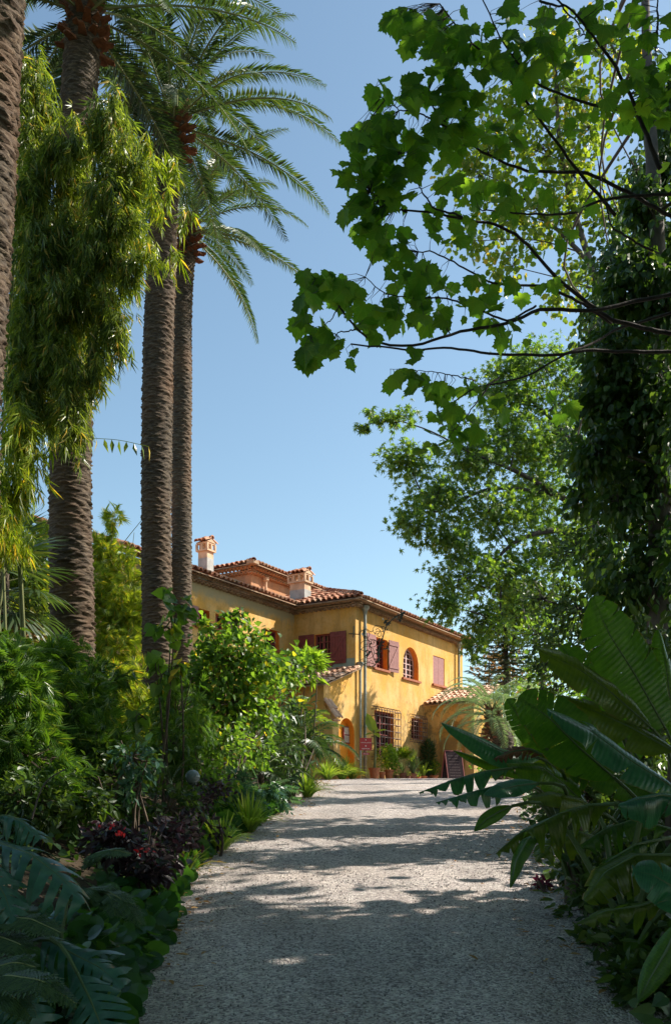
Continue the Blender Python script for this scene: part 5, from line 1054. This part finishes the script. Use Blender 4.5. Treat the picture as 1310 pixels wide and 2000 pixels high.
for x, y, rx, ry, n_ in LC:
    n_ = int(n_*1.15); xx_ = x+rng.uniform(-1, 1, n_)*rx; yy_ = y+rng.uniform(-1, 1, n_)*ry
    q = np.array([at(a, b, 1) for a, b in zip(xx_, yy_)])
    for k in range(n_):
        # depth from the nearest branch
        dv = q[k]-np.array((0, 0, EYE)); pr_ = allb+pb-np.array((0, 0, EYE)); prz = pr_/pr_[:, 1:2]; j = np.argmin(np.linalg.norm(prz-dv, axis=1)); Zk = pr_[j, 1]+rng.normal()*.18
        p = dv*Zk+np.array((0, 0, EYE))-pb; tw = allb[j]; m_ = (p+tw)/2+rng.normal(size=3)*.015; tube(wd, [tw, m_, p], [.003, .002, .0015], 4, cap=False)
        d = norm(norm(p-tw)*.5+rdir(1)[0]*.55-np.array((0, 0, .75))); inst(mb, MPS[k % 4], [p], d, norm(np.array((0, -.75, .45))+rdir(1)[0]*.6), .14*rng.uniform(.5, 1.15))
# leaves added to the crown overhead, out of view, to shade the near drive
for q in range(84):
    y_ = rng.uniform(-1, 9.8); x_ = rng.uniform(-5.5, 6); z_ = EYE+.886*max(y_, .5)+1.9+rng.uniform(0, 2.2); c = np.array((x_, y_, z_))-pb; p, sub, k = scatter(c, (1., 1., .45), 110, 14, .3)
    inst(mb, MAPLE, p, norm(rdir(110)*.7-np.array((0, 0, .5))), norm(rdir(110)*.5+(0, 0, .8)), rng.uniform(.12, .22, 110)); e = tk[13]; tube(wd, smoothpts([e, (e+c)/2+(0, 0, .5), c], 8), np.linspace(.016, .006, 8), 4)
wd.build('trunk', M['bark_dark'], root, smooth=True); mb.build('crown', M['syc'], root, attr=True)
# ================================================================== BIG LEAVES
def blade(P, hw, up, cuts='torn', droop=.3, n=36, fold=.12, sweep=.35, rib=.012, ripple=.02, tipw=.6, seed=None):
    r_ = np.random.default_rng(seed if seed is not None else int(rng.integers(1e6))); P = smoothpts(P, n); L = np.linalg.norm(np.diff(P, axis=0), axis=1).sum(); T = norm(np.gradient(P, axis=0)); up = np.asarray(up, float)
    U = norm(up[None]-np.sum(up*T, 1)[:, None]*T); B = np.cross(T, U); s = np.linspace(0, 1, n); mb_ = MB()
    if cuts == 'torn':
        def wp(q): return hw*np.clip(np.sin(np.pi*np.clip(q, 0.0, 1)**.85), 0, 1)**.5
    elif cuts == 'lobed':
        def wp(q): return hw*np.clip(np.sin(np.pi*np.clip(q*.93+.05, 0, 1)**.8), 0, 1)**.55
    else:
        def wp(q): return hw*np.clip(np.sin(np.pi*np.clip(q, 0, 1)**.8), 0, 1)**.75
    I = lambda A, q: np.stack([np.interp(q, s, A[:, i]) for i in range(3)], -1)
    for sd in (-1, 1):
        if cuts == 'torn':
            b = [0.02]
            while b[-1] < .97: b.append(min(1.0, b[-1]+(r_.uniform(.05, .12) if r_.random() < .45 else r_.uniform(.15, .38))))
        elif cuts == 'lobed': b = list(np.linspace(.03, .99, 10))
        elif cuts == 'strips': b = list(np.cumsum(np.concatenate([[0.03], r_.uniform(.05, .16, 14)]))); b = [q for q in b if q < .98]+[.99]
        else: b = [0., 1.]
        for a0, b0 in zip(b[:-1], b[1:]):
            w_ = b0-a0; ns = max(4, int(w_*n)+2); nt_ = 8; sv = np.linspace(a0, b0, ns)[:, None]; tv = np.linspace(0, 1, nt_)[None]; c = (a0+b0)/2
            if cuts == 'lobed': shr = np.where(tv < .22, 0, .20+.08*tv)+.5*np.clip(tv-.8, 0, 1)/.2; sc_ = c+(sv-c)*(1-np.clip(shr, 0, .92))
            else: sc_ = c+(sv-c)*(1-(.14 if cuts != 'none' else 0)*tv**3*r_.uniform(.2, 2.0))
            if cuts == 'strips': sc_ = c+(sv-c)*(1-.75*tv**4*r_.uniform(.6, 1.2))+r_.normal()*.02*tv**2
            q = np.clip(sc_+sweep*tv*wp(sv)/L, 0, 1.02); Wd = wp(np.clip(sv, .012, .988))*tv*(1 if cuts == 'none' else r_.uniform(.93, 1.03))*(r_.uniform(.6, 1.15) if cuts == 'strips' else 1); dr = droop*(1+r_.uniform(-.4, .6)*(cuts != 'none'))
            lift = fold*Wd*(1-tv)-dr*Wd*tv+ripple*hw*np.sin(q*28+r_.uniform(0, 6)+sd)*tv**1.5
            V = I(P, q)+I(B, q)*(sd*Wd*math.cos(min(1.2, dr*.6)))[..., None]+I(U, q)*lift[..., None]
            a = np.stack([q, sd*tv+0*q, 0*q+r_.random()], -1).reshape(-1, 3); grid(mb_, V if sd > 0 else V[:, ::-1], a=a if sd > 0 else a.reshape(V.shape)[:, ::-1].reshape(-1, 3))
    tube(mb_, P-U*rib*.3, np.linspace(rib, rib*.25, n), 5, mi=1); return mb_
M['midrib'] = plain('pale_midrib', (.08, .13, .045), .45); M['petiole'] = plain('green_leaf_stalk', (.07, .12, .035), .5)
def bigplant(name, label, cat, base, leaves, mat, group=None, stalk=.02, trunk=None):
    base = np.asarray(base, float); root = thing(name, label, cat, base, 0, group)
    for i, lf in enumerate(leaves):
        pts, hw, up = lf[:3]; kw = dict(lf[3]) if len(lf) > 3 else {}; mt = kw.pop('mat', mat); P = np.array([at(*p) for p in pts])-base; lab = kw.pop('label', None)
        o = blade(P, hw*(1.12 if 'banana' in name else 1), up, seed=i*7+len(leaves), **kw).build('leaf', [M[mt], M['midrib']], root, smooth=True, attr=True)
        if lab: o['label'] = lab
        mb_ = MB(); r0 = np.array((rng.uniform(-.1, .1), rng.uniform(-.1, .1), rng.uniform(.0, .3))); t0 = norm(P[1]-P[0]); L = np.linalg.norm(P[0]-r0)
        tube(mb_, smoothpts([r0, P[0]*.5+r0*.5+np.array((0, 0, .12*L)), P[0]-t0*min(.2, L*.3), P[0]], 12), np.linspace(stalk*1.4, stalk*.6, 12), 6); mb_.build('stalk', M['petiole'], root)
    if trunk: mb_ = MB(); tube(mb_, [(0, 0, -.1), tuple(np.array(trunk[0])-0)], trunk[1], 9); mb_.build('stem', M['stem'], root)
    return root
bigplant('banana_plant', 'large banana plant with upright paddle leaves towering at the right', 'banana plant', ground_at(1330, 7.2), [
    ([(1300, 1425, 7.2), (1235, 1310, 7.1), (1190, 1240, 7.0), (1157, 1168, 6.9)], .27, (.15, -1, .3), dict(droop=.1, fold=.05, sweep=.15)),
    ([(1330, 1460, 7.5), (1310, 1380, 7.5), (1300, 1300, 7.5), (1285, 1230, 7.5)], .14, (.6, -1, .2), dict(droop=.3)),
    ([(1275, 1425, 6.9), (1190, 1350, 6.8), (1135, 1310, 6.7), (1050, 1268, 6.6)], .15, (-.2, -.8, .6), dict(droop=.3, mat='banana_olive')),
    ([(1160, 1345, 6.9), (1125, 1300, 6.9), (1095, 1262, 6.9)], .12, (-.1, -1, .3), dict(droop=.1)),
    ([(1325, 1545, 6.2), (1230, 1485, 6.15), (1150, 1425, 6.1), (1068, 1385, 6.0)], .18, (-.3, -.6, .9), dict(droop=.35, mat='banana_teal')),
    ([(1200, 1520, 6.6), (1130, 1460, 6.5), (1070, 1400, 6.45), (1012, 1362, 6.4)], .19, (-.3, -1, .25), dict(droop=.1, fold=.03)),
    ([(1320, 1470, 6.8), (1230, 1420, 6.8), (1140, 1380, 6.8), (1095, 1360, 6.8)], .16, (-.4, -.7, .8), dict(droop=.5, mat='banana_olive')),
    ([(1075, 1470, 7.0), (1040, 1440, 7.0), (1012, 1400, 7.0), (990, 1365, 7.0)], .09, (-.3, -1, .1), dict(droop=.2)),
    ], 'banana', trunk=(at(1330, 1480, 7.2)-ground_at(1330, 7.2), [.16, .1]))
bigplant('banana_plant', 'banana plant reaching left over the gravel with teal edged and torn leaves', 'banana plant', ground_at(1130, 7.6), [
    ([(1050, 1480, 7.2), (985, 1470, 7.0), (925, 1440, 6.9), (862, 1412, 6.8)], .12, (-.1, -.75, .75), dict(droop=.5, cuts='none', mat='banana_teal')),
    ([(1030, 1520, 7.2), (980, 1500, 7.1), (935, 1485, 7.0), (885, 1466, 7.0)], .06, (-.1, -.7, .7), dict(droop=.4, cuts='none')),
    ([(1060, 1475, 6.9), (1035, 1463, 6.9), (1000, 1468, 6.9), (962, 1484, 6.9)], .07, (-.1, -.9, .4), dict(droop=.9, cuts='strips', mat='deadleaf', label='dead brown curled leaf')),
    ([(1000, 1500, 6.8), (940, 1508, 6.7), (880, 1525, 6.6), (818, 1548, 6.5)], .085, (0, -.35, 1), dict(droop=1.1, cuts='strips', mat='banana_teal')),
    ([(1010, 1530, 6.6), (970, 1535, 6.5), (930, 1545, 6.4), (850, 1568, 6.4)], .07, (0, -.3, 1), dict(droop=1.2, cuts='strips', mat='banana_teal')),
    ([(1050, 1530, 6.4), (1010, 1535, 6.4), (980, 1542, 6.3), (945, 1552, 6.3)], .075, (-.1, -.8, .6), dict(droop=.2, cuts='none', mat='banana_teal')),
    ([(1000, 1575, 6.4), (975, 1585, 6.4), (950, 1600, 6.4), (926, 1624, 6.4)], .05, (.1, -.9, .5), dict(droop=.2, cuts='none')),
    ([(1150, 1580, 7.0), (1110, 1540, 7.0), (1060, 1500, 6.9), (990, 1495, 6.8)], .14, (-.2, -.7, .7), dict(droop=.4)),
    ([(1180, 1590, 6.8), (1130, 1560, 6.7), (1080, 1550, 6.6), (1030, 1560, 6.6)], .12, (-.1, -.6, .8), dict(droop=.6, mat='banana_olive')),
    ([(1290, 1560, 7.0), (1220, 1520, 7.0), (1160, 1500, 7.0), (1100, 1495, 7.0)], .17, (-.1, -.7, .7), dict(droop=.6)),
    ([(1250, 1490, 7.5), (1205, 1410, 7.5), (1172, 1350, 7.5), (1150, 1295, 7.5)], .19, (-.2, -1, .2), dict(droop=.15)),
    ([(1110, 1560, 7.3), (1070, 1500, 7.3), (1045, 1450, 7.3), (1030, 1410, 7.3)], .12, (-.3, -1, .2), dict(droop=.2, mat='banana_olive')),
    ([(1180, 1640, 6.3), (1130, 1625, 6.2), (1085, 1640, 6.2), (1045, 1685, 6.1)], .13, (-.1, -.6, .8), dict(droop=.9, cuts='strips', mat='banana_olive')),
    ], 'banana', trunk=(at(1120, 1590, 7.6)-ground_at(1130, 7.6), [.12, .07]))
bigplant('banana_plant', 'low banana plant with drooping ragged olive leaves beside the drive', 'banana plant', ground_at(1240, 5.6), [
    ([(1200, 1570, 5.6), (1150, 1572, 5.6), (1090, 1590, 5.5), (1025, 1625, 5.4)], .14, (0, -.45, 1), dict(droop=1.3, cuts='strips', mat='banana_olive')),
    ([(1130, 1590, 5.8), (1070, 1600, 5.7), (1010, 1630, 5.6), (968, 1668, 5.5)], .11, (-.1, -.5, .9), dict(droop=1.2, cuts='strips', mat='banana_olive')),
    ([(1060, 1620, 5.6), (1030, 1640, 5.5), (1008, 1680, 5.5), (996, 1735, 5.5)], .05, (-.8, -.8, .2), dict(droop=.4, cuts='none')),
    ([(1340, 1560, 5.2), (1290, 1553, 5.2), (1250, 1560, 5.1), (1208, 1572, 5.1)], .12, (0, -.7, .8), dict(droop=.9, cuts='torn', mat='banana_teal')),
    ([(1330, 1740, 4.9), (1250, 1770, 4.8), (1180, 1780, 4.7), (1118, 1808, 4.7)], .10, (0, -.6, .9), dict(droop=1.0, cuts='strips', mat='banana_olive')),
    ([(1350, 1790, 4.6), (1310, 1730, 4.6), (1275, 1710, 4.6), (1235, 1700, 4.6)], .11, (-.1, -.8, .6), dict(droop=.3, cuts='torn', mat='banana_teal')),
    ([(1330, 1800, 4.4), (1300, 1860, 4.4), (1270, 1910, 4.4), (1245, 1960, 4.4)], .06, (-.4, -.9, .4), dict(droop=.3, cuts='none', mat='banana')),
    ([(1320, 1670, 5.2), (1240, 1670, 5.2), (1180, 1705, 5.1), (1140, 1760, 5.1)], .13, (-.1, -.6, .9), dict(droop=.9, cuts='torn', mat='banana_olive')),
    ([(1290, 1640, 5.4), (1240, 1650, 5.3), (1190, 1680, 5.3), (1150, 1730, 5.2)], .10, (-.2, -.5, .9), dict(droop=1.1, cuts='strips')),
    ([(1310, 1620, 5.8), (1240, 1600, 5.8), (1180, 1620, 5.8), (1120, 1660, 5.8)], .13, (0, -.5, 1), dict(droop=1.1, cuts='strips')),
    ], 'banana')
# monstera at the left foreground
bigplant('monstera', 'huge deeply cut monstera leaves in the lower left corner', 'monstera', ground_at(-60, 4.6), [
    ([(-20, 1640, 4.5), (60, 1668, 4.35), (120, 1715, 4.25), (166, 1766, 4.2)], .17, (.3, -.55, .8), dict(cuts='lobed', droop=.75, sweep=.6, rib=.008)),
    ([(80, 1828, 4.3), (140, 1862, 4.2), (195, 1890, 4.1), (242, 1930, 4.1)], .18, (.1, -.7, .7), dict(cuts='lobed', droop=.7, sweep=.5, rib=.008)),
    ([(150, 1900, 4.0), (175, 1950, 3.95), (200, 2010, 3.9), (215, 2070, 3.9)], .15, (.1, -.9, .4), dict(cuts='lobed', droop=.6, sweep=.5, rib=.008)),
    ([(-30, 1600, 4.7), (10, 1592, 4.7), (45, 1605, 4.65), (80, 1640, 4.6)], .10, (0, -.5, 1), dict(cuts='lobed', droop=.9, sweep=.6, rib=.007)),
    ([(-40, 1900, 3.9), (20, 1920, 3.85), (60, 1960, 3.8), (90, 2020, 3.8)], .16, (.1, -.6, .8), dict(cuts='lobed', droop=.7, sweep=.5, rib=.008)),
    ([(-60, 1660, 4.3), (-20, 1700, 4.2), (10, 1750, 4.15), (30, 1810, 4.1)], .13, (.2, -.7, .7), dict(cuts='lobed', droop=.7, sweep=.5, rib=.008))], 'monstera', stalk=.014)
bigplant('dark_arum', 'pair of plain dark arrow shaped leaves between the monstera leaves', 'arum', ground_at(110, 4.9), [
    ([(120, 1770, 4.8), (108, 1790, 4.75), (98, 1820, 4.7)], .05, (-.3, -.8, .4), dict(cuts='none', droop=.2, rib=.005)),
    ([(100, 1760, 4.9), (90, 1775, 4.9), (86, 1800, 4.9)], .045, (.3, -.8, .5), dict(cuts='none', droop=.2, rib=.005))], 'monstera', stalk=.01)
# ferns
def fernfrond(P, w, mat='fern', nl=34):
    P = smoothpts(P, 30); T = norm(np.gradient(P, axis=0)); s = np.linspace(0, 1, 30); mb_ = MB(); tube(mb_, P, np.linspace(.006, .002, 30), 4, mi=1); t = np.linspace(.08, .98, nl); pos = np.stack([np.interp(t, s, P[:, i]) for i in range(3)], 1); Tt = np.stack([np.interp(t, s, T[:, i]) for i in range(3)], 1); U = np.array((0, -.35, 1.)); B = norm(np.cross(Tt, U))
    for sd in (-1, 1): inst(mb_, PINN, pos, norm(B*sd+Tt*.45-np.array((0, 0, .25))+rng.normal(size=(nl, 3))*.05), U, w*np.sin(np.pi*(t*.8+.14))**.8*rng.uniform(.9, 1.1, nl))
    return mb_
def fern(label, px, py, Z, fr, w=.13):
    b = ground_at(px, Z); root = thing('fern', label, 'fern', b, 0, 'ferns in the left border')
    for pts in fr: fernfrond(np.array([at(*p) for p in pts])-b, w).build('frond', [M['fern'], M['rachis']], root)
fern('lacy fern between the two big monstera leaves', -40, 1900, 4.4, [[(-60, 1830, 4.3), (0, 1792, 4.2), (60, 1795, 4.1), (118, 1822, 4.0)], [(-60, 1850, 4.2), (0, 1830, 4.1), (40, 1845, 4.0), (62, 1870, 4.0)], [(-50, 1810, 4.5), (-10, 1780, 4.5), (30, 1775, 4.5), (60, 1780, 4.4)]])
fern('fern at the bottom left corner', -20, 1990, 3.8, [[(-50, 1960, 3.7), (10, 1905, 3.6), (80, 1915, 3.5), (150, 1962, 3.5)], [(-50, 1960, 3.7), (0, 1930, 3.6), (30, 1950, 3.5), (60, 1990, 3.5)], [(-50, 1950, 3.7), (-10, 1890, 3.7), (30, 1880, 3.7), (70, 1890, 3.7)]], .12)
fern('arching fern right of the upper monstera leaf', 190, 1800, 5.4, [[(170, 1780, 5.4), (195, 1735, 5.3), (235, 1755, 5.2), (278, 1808, 5.1)], [(170, 1780, 5.4), (190, 1740, 5.3), (215, 1750, 5.2), (225, 1790, 5.1)], [(175, 1780, 5.4), (165, 1740, 5.3), (180, 1735, 5.2), (210, 1770, 5.2)]], .12)
fern('single pale fern frond in front of the purple shrub', 180, 1720, 6.0, [[(165, 1700, 6.1), (185, 1668, 6.0), (220, 1660, 5.9), (256, 1668, 5.9)]], .12)
print('right ok')
# bare arching stems
mb = MB(); tube(mb, smoothpts([at(62, 1600, 6.5), at(78, 1545, 6.5), at(95, 1520, 6.5), at(130, 1502, 6.5)], 14), np.linspace(.008, .004, 14), 5); tag(mb.build('bare_stem', M['bark']), 'pale leafless arching stem above the monstera', 'stem')
